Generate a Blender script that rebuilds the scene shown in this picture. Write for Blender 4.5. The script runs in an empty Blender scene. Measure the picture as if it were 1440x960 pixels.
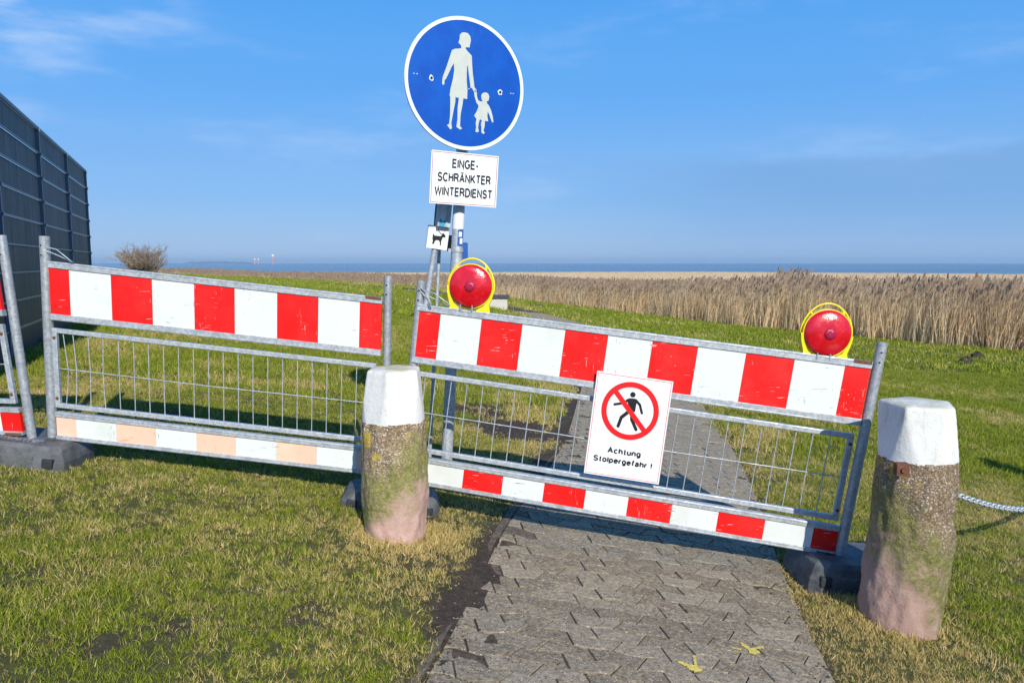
import bpy, bmesh, math, random
import numpy as np
from mathutils import Vector, Matrix

random.seed(7)
rng = np.random.default_rng(11)
scene = bpy.context.scene
COL = scene.collection
R = math.radians

# ------------------------------------------------------------------ camera
EYE = 1.6
F = 1040.0 / 1440.0            # focal length in picture widths
PITCH = R(6.04)
cd = bpy.data.cameras.new('camera')
cd.sensor_width = 36.0
cd.lens = 36.0 * F
cd.clip_start = 0.05
cd.clip_end = 60000
cam = bpy.data.objects.new('camera', cd)
COL.objects.link(cam)
cam.location = (0, 0, EYE)
cam.rotation_euler = (R(90) - PITCH, 0, 0)
scene.camera = cam

# ------------------------------------------------------------------ sky and sun
SUN_EL, SUN_AZ = R(32), R(18)     # sun behind the camera, a little to the right
world = bpy.data.worlds.new('World')
scene.world = world
world.use_nodes = True
wn, wl = world.node_tree.nodes, world.node_tree.links
wn.clear()
w_out = wn.new('ShaderNodeOutputWorld')
w_bg = wn.new('ShaderNodeBackground')
w_sky = wn.new('ShaderNodeTexSky')
w_sky.sky_type = 'NISHITA'
w_sky.sun_disc = False
w_sky.sun_elevation = SUN_EL
w_sky.sun_rotation = math.pi - SUN_AZ
w_sky.air_density = 1.0
w_sky.dust_density = 0.3
w_sky.ozone_density = 3.0
w_sky.altitude = 0
w_bg.inputs['Strength'].default_value = 0.105
w_hs = wn.new('ShaderNodeHueSaturation')
w_hs.inputs['Saturation'].default_value = 1.16
wl.new(w_sky.outputs[0], w_hs.inputs['Color'])
tc = wn.new('ShaderNodeTexCoord')
sep = wn.new('ShaderNodeSeparateXYZ'); wl.new(tc.outputs['Generated'], sep.inputs[0])
w_rmp = wn.new('ShaderNodeValToRGB')        # clear-air blue by elevation, the same all round
w_rmp.color_ramp.interpolation = 'EASE'
_e = w_rmp.color_ramp.elements
_e[0].position = 0.0; _e[0].color = (.300, .500, .84, 1)
_e[1].position = 1.0; _e[1].color = (.028, .20, .70, 1)
for _p, _c in ((.10, (.205, .460, .90, 1)), (.24, (.115, .415, .95, 1)), (.42, (.045, .345, .95, 1))):
    _n = _e.new(_p); _n.color = _c
wl.new(sep.outputs[2], w_rmp.inputs[0])
w_sc = wn.new('ShaderNodeVectorMath'); w_sc.operation = 'SCALE'; w_sc.inputs['Scale'].default_value = 8.6
wl.new(w_rmp.outputs[0], w_sc.inputs[0])
w_mx = wn.new('ShaderNodeMix'); w_mx.data_type = 'RGBA'; w_mx.inputs[0].default_value = .85
wl.new(w_hs.outputs[0], w_mx.inputs[6]); wl.new(w_sc.outputs[0], w_mx.inputs[7])
def wmath(op, a, b=None, c=None, clamp=False):
    n = wn.new('ShaderNodeMath'); n.operation = op; n.use_clamp = clamp
    for i, v in enumerate((a, b, c)):
        if v is None: continue
        if isinstance(v, (int, float)): n.inputs[i].default_value = v
        else: wl.new(v, n.inputs[i])
    return n.outputs[0]
def wmap(v, a, b, c, d, smooth=True):
    n = wn.new('ShaderNodeMapRange')
    n.interpolation_type = 'SMOOTHSTEP' if smooth else 'LINEAR'
    for i, q in enumerate((a, b, c, d)): n.inputs[i + 1].default_value = q
    wl.new(v, n.inputs[0]); return n.outputs[0]
mp = wn.new('ShaderNodeMapping'); mp.inputs['Scale'].default_value = (2.2, 2.2, 9.0)
wl.new(tc.outputs['Generated'], mp.inputs[0])
nz = wn.new('ShaderNodeTexNoise'); nz.inputs['Scale'].default_value = 1.6; nz.inputs['Detail'].default_value = 6
nz.inputs['Roughness'].default_value = 0.6
wl.new(mp.outputs[0], nz.inputs['Vector'])
# thin white cirrus, mostly to the upper left
m_left = wmap(sep.outputs[0], -0.30, -0.62, 0.0, 1.0)
m_hi = wmap(sep.outputs[2], 0.12, 0.30, 0.0, 1.0)
cir = wmath('MULTIPLY', wmath('MULTIPLY', wmap(nz.outputs[0], 0.44, 0.70, 0.0, 0.50), m_left), m_hi)
# faint veil everywhere
veil = wmath('MULTIPLY', wmap(nz.outputs[0], 0.50, 0.80, 0.0, 0.22), wmap(sep.outputs[2], 0.0, 0.1, 0.3, 1.0))
cl = wmath('ADD', cir, veil, clamp=True)
mixc = wn.new('ShaderNodeMix'); mixc.data_type = 'RGBA'
wl.new(cl, mixc.inputs[0]); wl.new(w_mx.outputs[2], mixc.inputs[6]); mixc.inputs[7].default_value = (6.6, 7.4, 9.0, 1)
# low bank of greyish haze on the right side of the horizon
edge = wmath('ADD', wmath('MULTIPLY', nz.outputs[0], 0.05), sep.outputs[2])
bank = wmath('MULTIPLY', wmap(edge, 0.163, 0.147, 0.0, 1.0), wmap(sep.outputs[0], 0.0, 0.40, 0.0, 1.0))
bank = wmath('MULTIPLY', bank, wmap(sep.outputs[2], -0.01, 0.11, 0.35, 1.0))
mixb = wn.new('ShaderNodeMix'); mixb.data_type = 'RGBA'
wl.new(wmath('MULTIPLY', bank, 0.70), mixb.inputs[0]); wl.new(mixc.outputs[2], mixb.inputs[6]); mixb.inputs[7].default_value = (1.70, 3.50, 6.5, 1)
wl.new(mixb.outputs[2], w_bg.inputs['Color'])
wl.new(w_bg.outputs[0], w_out.inputs[0])

sd = bpy.data.lights.new('sun', 'SUN')
sd.energy = 4.8
sd.angle = R(0.53)
sd.color = (1.0, 0.94, 0.84)
sun = bpy.data.objects.new('sun', sd)
COL.objects.link(sun)
to_sun = Vector((math.sin(SUN_AZ) * math.cos(SUN_EL), -math.cos(SUN_AZ) * math.cos(SUN_EL), math.sin(SUN_EL)))
sun.rotation_euler = to_sun.to_track_quat('Z', 'Y').to_euler()
sun.location = (3, -6, 8)

scene.view_settings.view_transform = 'Standard'
scene.view_settings.look = 'None'
scene.view_settings.exposure = 0.15
scene.view_settings.gamma = 1.0
scene.view_settings.use_curve_mapping = False
scene.cycles.max_bounces = 6
scene.cycles.transparent_max_bounces = 8

# ------------------------------------------------------------------ helpers
cp, sp = math.cos(PITCH), math.sin(PITCH)
def P(px, py, Y):
    """point at ground distance Y in front of the tripod, seen in direction (px, py)"""
    dx = (px - 720) / 1040.0; u = (480 - py) / 1040.0
    k = Y / (cp + u * sp)
    return Vector((dx * k, Y, EYE + (u * cp - sp) * k))

def vnoise(x, y, seed=0):
    xi = np.floor(x).astype(np.int64); yi = np.floor(y).astype(np.int64)
    xf = x - xi; yf = y - yi
    def hsh(a, b):
        n = (a * 374761393 + b * 668265263 + seed * 974711) & 0xffffffff
        n = ((n ^ (n >> 13)) * 1274126177) & 0xffffffff
        return ((n ^ (n >> 16)) & 0xffff) / 65535.0
    u = xf * xf * (3 - 2 * xf); v = yf * yf * (3 - 2 * yf)
    a = hsh(xi, yi); b = hsh(xi + 1, yi); c = hsh(xi, yi + 1); d = hsh(xi + 1, yi + 1)
    return (a * (1 - u) + b * u) * (1 - v) + (c * (1 - u) + d * u) * v
def fbm(x, y, scale, octv=4, seed=0):
    x = np.asarray(x, float); y = np.asarray(y, float)
    s = 0; a = 0.5; t = 0
    for k in range(octv):
        s = s + a * vnoise(x * scale + 17.3 * k, y * scale - 9.1 * k, seed + k); t += a; a *= 0.5; scale *= 2.03
    return s / t
def sstep(a, b, x):
    t = np.clip((np.asarray(x, float) - a) / (b - a), 0, 1); return t * t * (3 - 2 * t)

# height of the land across the view (dyke flank falling to the right), metres relative to the eye
_px = np.array([-400, -12, -6, -4, -2.7, -1.6, -.62, .5, 1.85, 3, 5, 9, 13, 400])
_pz = np.array([-1.02, -1.02, -1.03, -1.07, -1.18, -1.34, -1.50, -1.635, -1.775, -1.88, -2.10, -2.48, -2.62, -2.62])
_gx = np.linspace(-20, 20, 2001)
_gz = np.interp(_gx, _px, _pz)
_k = np.exp(-0.5 * (np.arange(-60, 61) / 22.0) ** 2); _k /= _k.sum()
_gz = np.convolve(np.pad(_gz, 60, 'edge'), _k, 'valid')
REED_A = np.array([15.2, 22.0]); REED_N = np.array([-0.794, -0.611])    # reed line and its inland normal
def reed_d(x, y): return (x - REED_A[0]) * REED_N[0] + (y - REED_A[1]) * REED_N[1]
# centre line of the path
_ctrl = [(-.1, -6), (.02, 0), (.28, 1.5), (.50, 2.68), (.74, 4.1), (1.18, 6.1), (1.48, 8), (1.98, 12), (2.15, 16), (1.7, 20.5), (.3, 25), (-3, 29.5), (-9, 36), (-16, 44)]
def catmull(pts, n=14):
    out = []
    for i in range(1, len(pts) - 2):
        p0, p1, p2, p3 = [np.array(q, float) for q in pts[i - 1:i + 3]]
        for j in range(n):
            t = j / n
            out.append(0.5 * (2 * p1 + (p2 - p0) * t + (2 * p0 - 5 * p1 + 4 * p2 - p3) * t * t + (3 * p1 - p0 - 3 * p2 + p3) * t ** 3))
    out.append(np.array(pts[-2], float)); return np.array(out)
CL = catmull(_ctrl)
_seg = CL[1:] - CL[:-1]; _sl = np.hypot(_seg[:, 0], _seg[:, 1]); _cum = np.concatenate([[0], np.cumsum(_sl)])
def path_st(x, y):
    """signed offset across the path (+ right) and distance along it"""
    x = np.asarray(x, float); y = np.asarray(y, float)
    best = np.full(x.shape, 1e9); s = np.zeros(x.shape); t = np.zeros(x.shape)
    for i in range(len(_seg)):
        dx = x - CL[i, 0]; dy = y - CL[i, 1]
        tt = np.clip((dx * _seg[i, 0] + dy * _seg[i, 1]) / _sl[i] ** 2, 0, 1)
        ex = dx - tt * _seg[i, 0]; ey = dy - tt * _seg[i, 1]
        d2 = ex * ex + ey * ey
        m = d2 < best
        best = np.where(m, d2, best)
        sg = np.sign(dx * _seg[i, 1] - dy * _seg[i, 0])
        s = np.where(m, sg * np.sqrt(d2), s); t = np.where(m, _cum[i] + tt * _sl[i], t)
    return s, t
def path_xy(s, t):
    s = np.asarray(s, float); t = np.asarray(t, float)
    cx = np.interp(t, _cum, CL[:, 0]); cy = np.interp(t, _cum, CL[:, 1])
    ax = np.interp(t + .15, _cum, CL[:, 0]) - np.interp(t - .15, _cum, CL[:, 0])
    ay = np.interp(t + .15, _cum, CL[:, 1]) - np.interp(t - .15, _cum, CL[:, 1])
    l = np.hypot(ax, ay) + 1e-9
    return cx + s * ay / l, cy - s * ax / l
HALF = 0.78
def base_h(x, y):
    x = np.asarray(x, float); y = np.asarray(y, float)
    z1 = np.interp(x, _gx, _gz) + 0.10 * (fbm(x, y, .07, 3, 5) - .5) * sstep(6, 20, y)
    d = reed_d(x, y)
    z2 = -2.6 + 0.19 * d
    k = 0.25
    hh = np.clip(0.5 + 0.5 * (z2 - z1) / k, 0, 1)
    z = z2 * (1 - hh) + z1 * hh - k * hh * (1 - hh)
    k = 0.15; lo = -2.62
    hh = np.clip(0.5 + 0.5 * (lo - z) / k, 0, 1)
    z = z * (1 - hh) + lo * hh + k * hh * (1 - hh)
    far = sstep(120, 330, y + .45 * x) * sstep(-20, -40, d)
    z = z - 0.80 * far
    return z + EYE
def rough_amt(x, y):
    return 0.022 * (fbm(x, y, 2.2, 4, 21) - .5) + 0.010 * (fbm(x, y, 14, 2, 33) - .5)
def ground_h(x, y):
    x = np.asarray(x, float); y = np.asarray(y, float)
    z = base_h(x, y)
    s, t = path_st(x, y)
    on = sstep(HALF + .10, HALF - .05, np.abs(s))
    return z + rough_amt(x, y) * (1 - on) * 1.6 - 0.030 * on - 0.02 * sstep(HALF + .3, HALF, np.abs(s)) * (1 - on)
def gz(x, y): return float(ground_h(np.array([x]), np.array([y]))[0])
def ground_at(px, py):
    """where the line of sight through (px, py) meets the land"""
    ys = np.linspace(1.5, 120, 12000)
    a = P(px, py, 1.0)
    X = a.x * ys; Z = EYE + (a.z - EYE) * ys
    h = base_h(X, ys)
    i = int(np.argmax(Z < h))
    return Vector((X[i], ys[i], h[i]))

class MB:
    def __init__(s): s.v = []; s.f = []; s.m = []; s.sm = []
    def add(s, vs, fs, m=0, smooth=False):
        o = len(s.v); s.v += [tuple(v) for v in vs]
        for f in fs: s.f.append(tuple(i + o for i in f)); s.m.append(m); s.sm.append(smooth)
    def hexa(s, c, m=0):
        """8 corners: 4 at the back (ccw), then 4 at the front"""
        s.add(c, [(3, 2, 1, 0), (4, 5, 6, 7), (0, 1, 5, 4), (1, 2, 6, 5), (2, 3, 7, 6), (3, 0, 4, 7)], m)
    def box(s, x0, x1, y0, y1, z0, z1, m=0, M=None):
        c = [Vector(q) for q in ((x0, y0, z0), (x1, y0, z0), (x1, y1, z0), (x0, y1, z0), (x0, y0, z1), (x1, y0, z1), (x1, y1, z1), (x0, y1, z1))]
        if M is not None: c = [M @ q for q in c]
        s.hexa(c, m)
    def tube(s, pts, r, n=8, m=0, caps=True, smooth=True, closed=False):
        pts = [Vector(p) for p in pts]
        rr = r if isinstance(r, (list, tuple)) else [r] * len(pts)
        rings = []; ref = None
        N = len(pts)
        for i, p in enumerate(pts):
            if closed: d = pts[(i + 1) % N] - pts[i - 1]
            else: d = pts[min(i + 1, N - 1)] - pts[max(i - 1, 0)]
            d.normalize()
            if ref is None: ref = d.orthogonal().normalized()
            ref = (ref - d * ref.dot(d)).normalized()
            b = d.cross(ref)
            rings.append([p + (ref * math.cos(2 * math.pi * k / n) + b * math.sin(2 * math.pi * k / n)) * rr[i] for k in range(n)])
        vs = [q for rg in rings for q in rg]; fs = []
        for i in range(N if closed else N - 1):
            j = (i + 1) % N
            for k in range(n): fs.append((i * n + k, i * n + (k + 1) % n, j * n + (k + 1) % n, j * n + k))
        s.add(vs, fs, m, smooth)
        if caps and not closed:
            s.add(rings[0], [tuple(range(n))[::-1]], m); s.add(rings[-1], [tuple(range(n))], m)
    def prism(s, poly, fn, w0, w1, m=0, sides=None):
        """poly in 2D, fn(u, v, w) -> point; front at w1"""
        n = len(poly)
        a = [fn(u, v, w0) for u, v in poly]; b = [fn(u, v, w1) for u, v in poly]
        area = sum(poly[i][0] * poly[(i + 1) % n][1] - poly[(i + 1) % n][0] * poly[i][1] for i in range(n))
        if area < 0: a, b = a[::-1], b[::-1]
        s.add(a + b, [tuple(range(n, 2 * n)), tuple(range(n))[::-1]], m)
        s.add(a + b, [(i, (i + 1) % n, n + (i + 1) % n, n + i) for i in range(n)], m if sides is None else sides)
    def ringplate(s, fn, cu, cv, r0, r1, w0, w1, m=0, n=64):
        def c(r, k, w): return fn(cu + r * math.cos(2 * math.pi * k / n), cv + r * math.sin(2 * math.pi * k / n), w)
        vs = []
        for k in range(n): vs += [c(r0, k, w1), c(r1, k, w1), c(r1, k, w0), c(r0, k, w0)]
        fs = []
        for k in range(n):
            a, b = 4 * k, 4 * ((k + 1) % n)
            fs += [(a, a + 1, b + 1, b), (a + 1, a + 2, b + 2, b + 1), (a + 3, a, b, b + 3), (a + 2, a + 3, b + 3, b + 2)]
        s.add(vs, fs, m)
    def build(s, name, mats, parent=None, bevel=0, origin=None):
        if not isinstance(mats, (list, tuple)): mats = [mats]
        off = Vector(origin) if origin is not None else (Vector(parent['_w']) if parent is not None else Vector((0, 0, 0)))
        me = bpy.data.meshes.new(name)
        me.from_pydata([(v[0] - off.x, v[1] - off.y, v[2] - off.z) for v in s.v], [], s.f)
        for mt in mats: me.materials.append(mt)
        me.polygons.foreach_set('material_index', s.m)
        me.polygons.foreach_set('use_smooth', s.sm)
        me.update()
        o = bpy.data.objects.new(name, me); COL.objects.link(o)
        if parent is not None:
            o.parent = parent
            if origin is not None: o.location = Vector(origin) - Vector(parent['_w'])
            o['_w'] = tuple(off)
        else:
            o.location = off; o['_w'] = tuple(off)
        if bevel:
            bv = o.modifiers.new('bevel', 'BEVEL'); bv.width = bevel; bv.segments = 2; bv.limit_method = 'ANGLE'; bv.angle_limit = R(35)
        return o
def clean_props():
    for o in bpy.data.objects:
        if '_w' in o: del o['_w']
def thing(name, label, cat, loc, group=None):
    o = bpy.data.objects.new(name, None); COL.objects.link(o); o.location = loc
    o.empty_display_size = 0.1
    o['_w'] = tuple(loc); o['label'] = label; o['category'] = cat
    if group: o['group'] = group
    return o
def tag(o, label=None, cat=None, group=None, kind=None):
    if label: o['label'] = label
    if cat: o['category'] = cat
    if group: o['group'] = group
    if kind: o['kind'] = kind
    return o

# ------------------------------------------------------------------ materials
class Mat:
    def __init__(s, name, rough=0.6, metal=0.0, spec=0.5, coat=0.0):
        s.m = bpy.data.materials.new(name); s.m.use_nodes = True
        s.n = s.m.node_tree.nodes; s.l = s.m.node_tree.links
        s.b = s.n['Principled BSDF']
        s.b.inputs['Roughness'].default_value = rough; s.b.inputs['Metallic'].default_value = metal
        s.b.inputs['Specular IOR Level'].default_value = spec; s.b.inputs['Coat Weight'].default_value = coat
        s.tc = s.n.new('ShaderNodeTexCoord')
        s.co = s.tc.outputs['Object']
    def mapping(s, scale, loc=(0, 0, 0), rot=(0, 0, 0), src=None):
        n = s.n.new('ShaderNodeMapping'); n.inputs['Scale'].default_value = scale
        n.inputs['Location'].default_value = loc; n.inputs['Rotation'].default_value = rot
        s.l.new(src or s.co, n.inputs[0]); return n.outputs[0]
    def noise(s, scale, detail=4, rough=0.6, vec=None, dist=0, color=False):
        n = s.n.new('ShaderNodeTexNoise'); n.inputs['Scale'].default_value = scale; n.inputs['Detail'].default_value = detail
        n.inputs['Roughness'].default_value = rough; n.inputs['Distortion'].default_value = dist
        s.l.new(vec or s.co, n.inputs['Vector']); return n.outputs[1 if color else 0]
    def voro(s, scale, vec=None, feature='F1', out='Distance', rnd=1.0):
        n = s.n.new('ShaderNodeTexVoronoi'); n.feature = feature; n.inputs['Scale'].default_value = scale
        n.inputs['Randomness'].default_value = rnd
        s.l.new(vec or s.co, n.inputs['Vector']); return n.outputs[out]
    def rng(s, v, a, b, c=0.0, d=1.0, smooth=True):
        n = s.n.new('ShaderNodeMapRange'); n.interpolation_type = 'SMOOTHSTEP' if smooth else 'LINEAR'
        for i, q in enumerate((a, b, c, d)): n.inputs[i + 1].default_value = q
        s.l.new(v, n.inputs[0]); return n.outputs[0]
    def math(s, op, a, b=None, clamp=False):
        n = s.n.new('ShaderNodeMath'); n.operation = op; n.use_clamp = clamp
        for i, v in enumerate((a, b)):
            if v is None: continue
            if isinstance(v, (int, float)): n.inputs[i].default_value = v
            else: s.l.new(v, n.inputs[i])
        return n.outputs[0]
    def mix(s, f, a, b, blend='MIX'):
        n = s.n.new('ShaderNodeMix'); n.data_type = 'RGBA'; n.blend_type = blend
        for idx, v in ((0, f), (6, a), (7, b)):
            if isinstance(v, (int, float)): n.inputs[idx].default_value = v
            elif isinstance(v, tuple): n.inputs[idx].default_value = (*v, 1)
            else: s.l.new(v, n.inputs[idx])
        return n.outputs[2]
    def sepxyz(s, v=None):
        n = s.n.new('ShaderNodeSeparateXYZ'); s.l.new(v or s.co, n.inputs[0]); return n.outputs
    def attr(s, name, typ='GEOMETRY', out='Fac'):
        n = s.n.new('ShaderNodeAttribute'); n.attribute_name = name; n.attribute_type = typ; return n.outputs[out]
    def color(s, c):
        if isinstance(c, tuple): s.b.inputs['Base Color'].default_value = (*c, 1)
        else: s.l.new(c, s.b.inputs['Base Color'])
        return s
    def rough(s, v): s.l.new(v, s.b.inputs['Roughness']); return s
    def bump(s, h, strength=0.5, dist=0.01):
        n = s.n.new('ShaderNodeBump'); n.inputs['Strength'].default_value = strength; n.inputs['Distance'].default_value = dist
        s.l.new(h, n.inputs['Height'])
        prev = s.b.inputs['Normal'].links
        if prev: s.l.new(prev[0].from_socket, n.inputs['Normal'])
        s.l.new(n.outputs[0], s.b.inputs['Normal']); return s

def m_galv(name='galvanised_steel', tint=1.0):
    k = Mat(name, 0.45, 0.35)
    v = k.voro(70, out='Color'); sx = k.sepxyz(v)[0]
    n = k.noise(9, 5)
    c = k.mix(k.rng(sx, 0, 1), (.36 * tint, .39 * tint, .41 * tint), (.50 * tint, .53 * tint, .55 * tint))
    c = k.mix(k.rng(n, .52, .75, 0, .55), c, (.20, .21, .21))
    st = k.noise(22, 5, .7)
    c = k.mix(k.rng(st, .66, .74, 0, .5), c, (.55, .56, .55))
    ru = k.noise(3.5, 6, .75)
    c = k.mix(k.rng(ru, .70, .78, 0, .7), c, (.17, .09, .05))
    k.color(c); k.rough(k.rng(n, .3, .7, .38, .62)); k.bump(n, .12, .004)
    return k.m
def m_sheet(name, col, scuff=(.42, .43, .41), amt=1.0, stain=(.62, .60, .50), stain_amt=.25):
    """retro-reflective sheeting with scratches and dull patches"""
    k = Mat(name, 0.38, 0.0, .45)
    n = k.noise(4.0, 6, .65)
    c = k.mix(k.rng(n, .48, .75, 0, stain_amt), col, stain)
    s1 = k.noise(3.0, 2, .5, vec=k.mapping((4, 4, 55), rot=(0, R(38), 0)))
    g1 = k.noise(5.0, 3, .6)
    sc = k.math('MULTIPLY', k.rng(s1, .665, .685), k.rng(g1, .54, .60))
    s2 = k.noise(3.0, 2, .5, vec=k.mapping((60, 60, 5), rot=(0, R(-22), 0)))
    sc2 = k.math('MULTIPLY', k.rng(s2, .675, .695), k.rng(k.noise(4.3, 2, .6, vec=k.mapping((1, 1, 1), (7, 3, 1))), .55, .62))
    dots = k.math('MULTIPLY', k.rng(k.voro(26), .10, .05), k.rng(k.noise(12, 2), .60, .63))
    a = k.math('MULTIPLY', k.math('MAXIMUM', k.math('MAXIMUM', sc, sc2), dots), .85 * amt, True)
    c = k.mix(a, c, scuff)
    k.color(c); k.rough(k.rng(n, .3, .7, .28, .5))
    k.bump(k.noise(2.2, 2), .06, .01)
    return k.m
def m_flat(name, col, rough=.5, metal=0.0, var=.12, scale=14, bump=.05, spec=.5, coat=0.0):
    k = Mat(name, rough, metal, spec, coat)
    n = k.noise(scale, 5, .65)
    c = k.mix(k.rng(n, .3, .75, 0, 1), tuple(x * (1 - var) for x in col), tuple(min(1, x * (1 + var)) for x in col))
    k.color(c)
    if bump: k.bump(n, bump, .005)
    return k.m
GALV = m_galv()
GALV_DK = m_galv('weathered_steel_tube', .8)
WHITE_SH = m_sheet('white_sheeting', (.66, .70, .67), scuff=(.22, .23, .22), amt=1.1, stain=(.50, .49, .40), stain_amt=.4)
RED_SH = m_sheet('red_sheeting', (.74, .008, .006), scuff=(.80, .45, .40), stain=(.66, .03, .02), amt=.9)
ORANGE_SH = m_sheet('faded_orange_sheeting', (.84, .50, .36), scuff=(.42, .22, .14), stain=(.90, .60, .42), stain_amt=.6)
SIGN_WHITE = m_flat('sign_white', (.72, .74, .74), .35, var=.03, bump=0)
PRINT_BLACK = m_flat('print_black', (.012, .012, .014), .4, var=.2, bump=0)
PRINT_RED = m_flat('print_red', (.72, .01, .012), .38, var=.05, bump=0)
PRINT_BORDER = m_flat('print_border_brown_red', (.38, .06, .05), .4, bump=0)
SIGN_FIG = m_flat('sign_figure_white', (.50, .53, .47), .42, var=.05, bump=0)
SIGN_RIM = m_flat('sign_rim_white', (.68, .75, .72), .38, var=.04, bump=0)
def m_blue():
    k = Mat('sign_blue', .5, 0, .22)
    z = k.sepxyz()
    n = k.noise(5, 5, .6)
    st = k.noise(4, 4, .6, vec=k.mapping((30, 30, 2.2)))
    c = k.mix(k.rng(n, .35, .7, 0, .7), (.0, .066, .38), (.0, .098, .47))
    c = k.mix(k.rng(st, .62, .80, 0, .3), c, (.06, .22, .60))
    k.color(c); return k.m
SIGN_BLUE = m_blue()
YELLOW = m_flat('yellow_plastic', (.83, .66, .01), .38, var=.08)
RUST = m_flat('rusty_iron', (.14, .055, .03), .85, var=.35, scale=60, bump=.5)
BLUE_PAINT = m_flat('blue_plastic', (.01, .09, .35), .4)
def m_lens():
    k = Mat('red_lens', .12, 0, .6, .6)
    n = k.noise(14, 5, .7); n2 = k.noise(55, 3, .7)
    c = k.mix(k.rng(n, .35, .7, 0, 1), (.50, .001, .006), (.66, .003, .018))
    c = k.mix(k.rng(n2, .60, .78, 0, .15), c, (.60, .12, .18))
    k.color(c); k.rough(k.rng(n, .3, .8, .10, .42))
    k.b.inputs['Coat Roughness'].default_value = .10
    k.bump(k.voro(150), .35, .002)
    return k.m
LENS = m_lens()
LENS_CORE = m_flat('red_lens_core', (.36, .01, .05), .22, var=.35, scale=130, bump=.5)
def m_rubber():
    k = Mat('recycled_black_plastic', .62, 0, .4)
    n = k.noise(6, 6, .7); n2 = k.noise(70, 4, .7)
    c = k.mix(k.rng(n, .35, .68), (.05, .052, .056), (.135, .14, .14))
    c = k.mix(k.rng(n2, .6, .8, 0, .6), c, (.26, .25, .22))
    k.color(c); k.bump(n2, .5, .006); return k.m
RUBBER = m_rubber()
RUBBER_SHADE = m_flat('recycled_plastic_shaded', (.022, .024, .028), .8, var=.3)  # darker plastic that paints the shade of the grip recesses
def m_stone(name, hb, seed=0.0, xs=1.25, dark=1.0):
    """weathered concrete bollard: z runs 0 at the ground to hb at the paint line"""
    k = Mat(name, .88, 0, .3)
    p = k.mapping((1, 1, 1), (seed, seed * .7, 0)); z = k.sepxyz()[2]; x = k.sepxyz()[0]
    zt = k.math('DIVIDE', z, hb)
    n = k.noise(5, 6, .7, vec=p); n2 = k.noise(16, 6, .75, vec=p)
    zz = k.math('ADD', zt, k.math('MULTIPLY', k.math('SUBTRACT', n, .5), .85))
    zz = k.math('SUBTRACT', zz, k.math('MULTIPLY', x, xs))
    peb = k.voro(120, vec=p); pc = k.sepxyz(k.voro(120, vec=p, out='Color'))
    agg = k.mix(k.rng(pc[0], .15, .9), (.25, .185, .105), (.44, .35, .235))
    agg = k.mix(k.rng(pc[1], .86, .93), agg, (.62, .57, .48))
    agg = k.mix(k.rng(peb, .42, .70, 0, .7), agg, (.12, .095, .06))
    pink = k.mix(k.rng(n2, .3, .75), (.46, .31, .25), (.55, .40, .33))
    green = k.mix(k.rng(k.noise(60, 4, .7, vec=p), .35, .7), (.15, .16, .045), (.32, .32, .10))
    rough_m = k.rng(k.math('ADD', zz, k.math('MULTIPLY', k.math('SUBTRACT', n2, .5), .5)), .30, .52)
    c = k.mix(rough_m, pink, agg)
    gm = k.math('MULTIPLY', k.math('MULTIPLY', k.rng(zz, .10, .38), k.rng(zz, .82, .50)), k.rng(n2, .34, .54, .2, .95))
    c = k.mix(gm, c, green)
    ye = k.math('MULTIPLY', k.rng(k.noise(9, 3, .55, vec=k.mapping((1, 1, 1), (3.3 + seed, 1.2, 0))), .60, .66, 0, .85), k.rng(zt, .45, .75))
    c = k.mix(ye, c, (.46, .36, .04))
    blk = k.rng(k.noise(7, 5, .75, vec=k.mapping((1, 1, 1), (9.3, seed, 4))), .63, .76, 0, .7)
    c = k.mix(blk, c, (.05, .055, .05))
    c = k.mix(1.0, c, (dark, dark * .95, dark * .95), 'MULTIPLY')
    k.color(c)
    k.bump(k.math('MULTIPLY', k.math('SUBTRACT', 1.0, peb), rough_m), .45, .006); k.bump(n2, .6, .02); k.bump(k.noise(120, 3, .7, vec=p), .35, .003)
    return k.m
def m_whitecap(name, seed):
    k = Mat(name, .72, 0, .35)
    p = k.mapping((1, 1, 1), (seed, 0, seed))
    n = k.noise(6, 6, .7, vec=p); n2 = k.noise(60, 4, .75, vec=p)
    c = k.mix(k.rng(n, .45, .75, 0, .8), (.70, .70, .66), (.55, .55, .49))
    z = k.sepxyz(k.tc.outputs['Generated'])[2]
    c = k.mix(k.math('MULTIPLY', k.rng(n2, .60, .70, 0, .8), k.rng(n, .4, .6)), c, (.36, .34, .26))
    st_ = k.noise(5, 5, .7, vec=k.mapping((5, 5, .8), (seed, 2, 1)))
    c = k.mix(k.math('MULTIPLY', k.rng(st_, .52, .70, 0, .55), k.rng(n, .3, .6)), c, (.42, .42, .33))
    c = k.mix(k.rng(k.noise(9, 6, .8, vec=k.mapping((1, 1, 1), (4, seed, 6))), .66, .70, 0, .8), c, (.30, .27, .20))
    c = k.mix(k.math('MULTIPLY', k.rng(z, .93, 1.0), k.rng(n, .35, .6, .1, .8)), c, (.42, .38, .18))
    k.color(c); k.bump(n2, .5, .005); k.bump(n, .5, .014); return k.m

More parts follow.
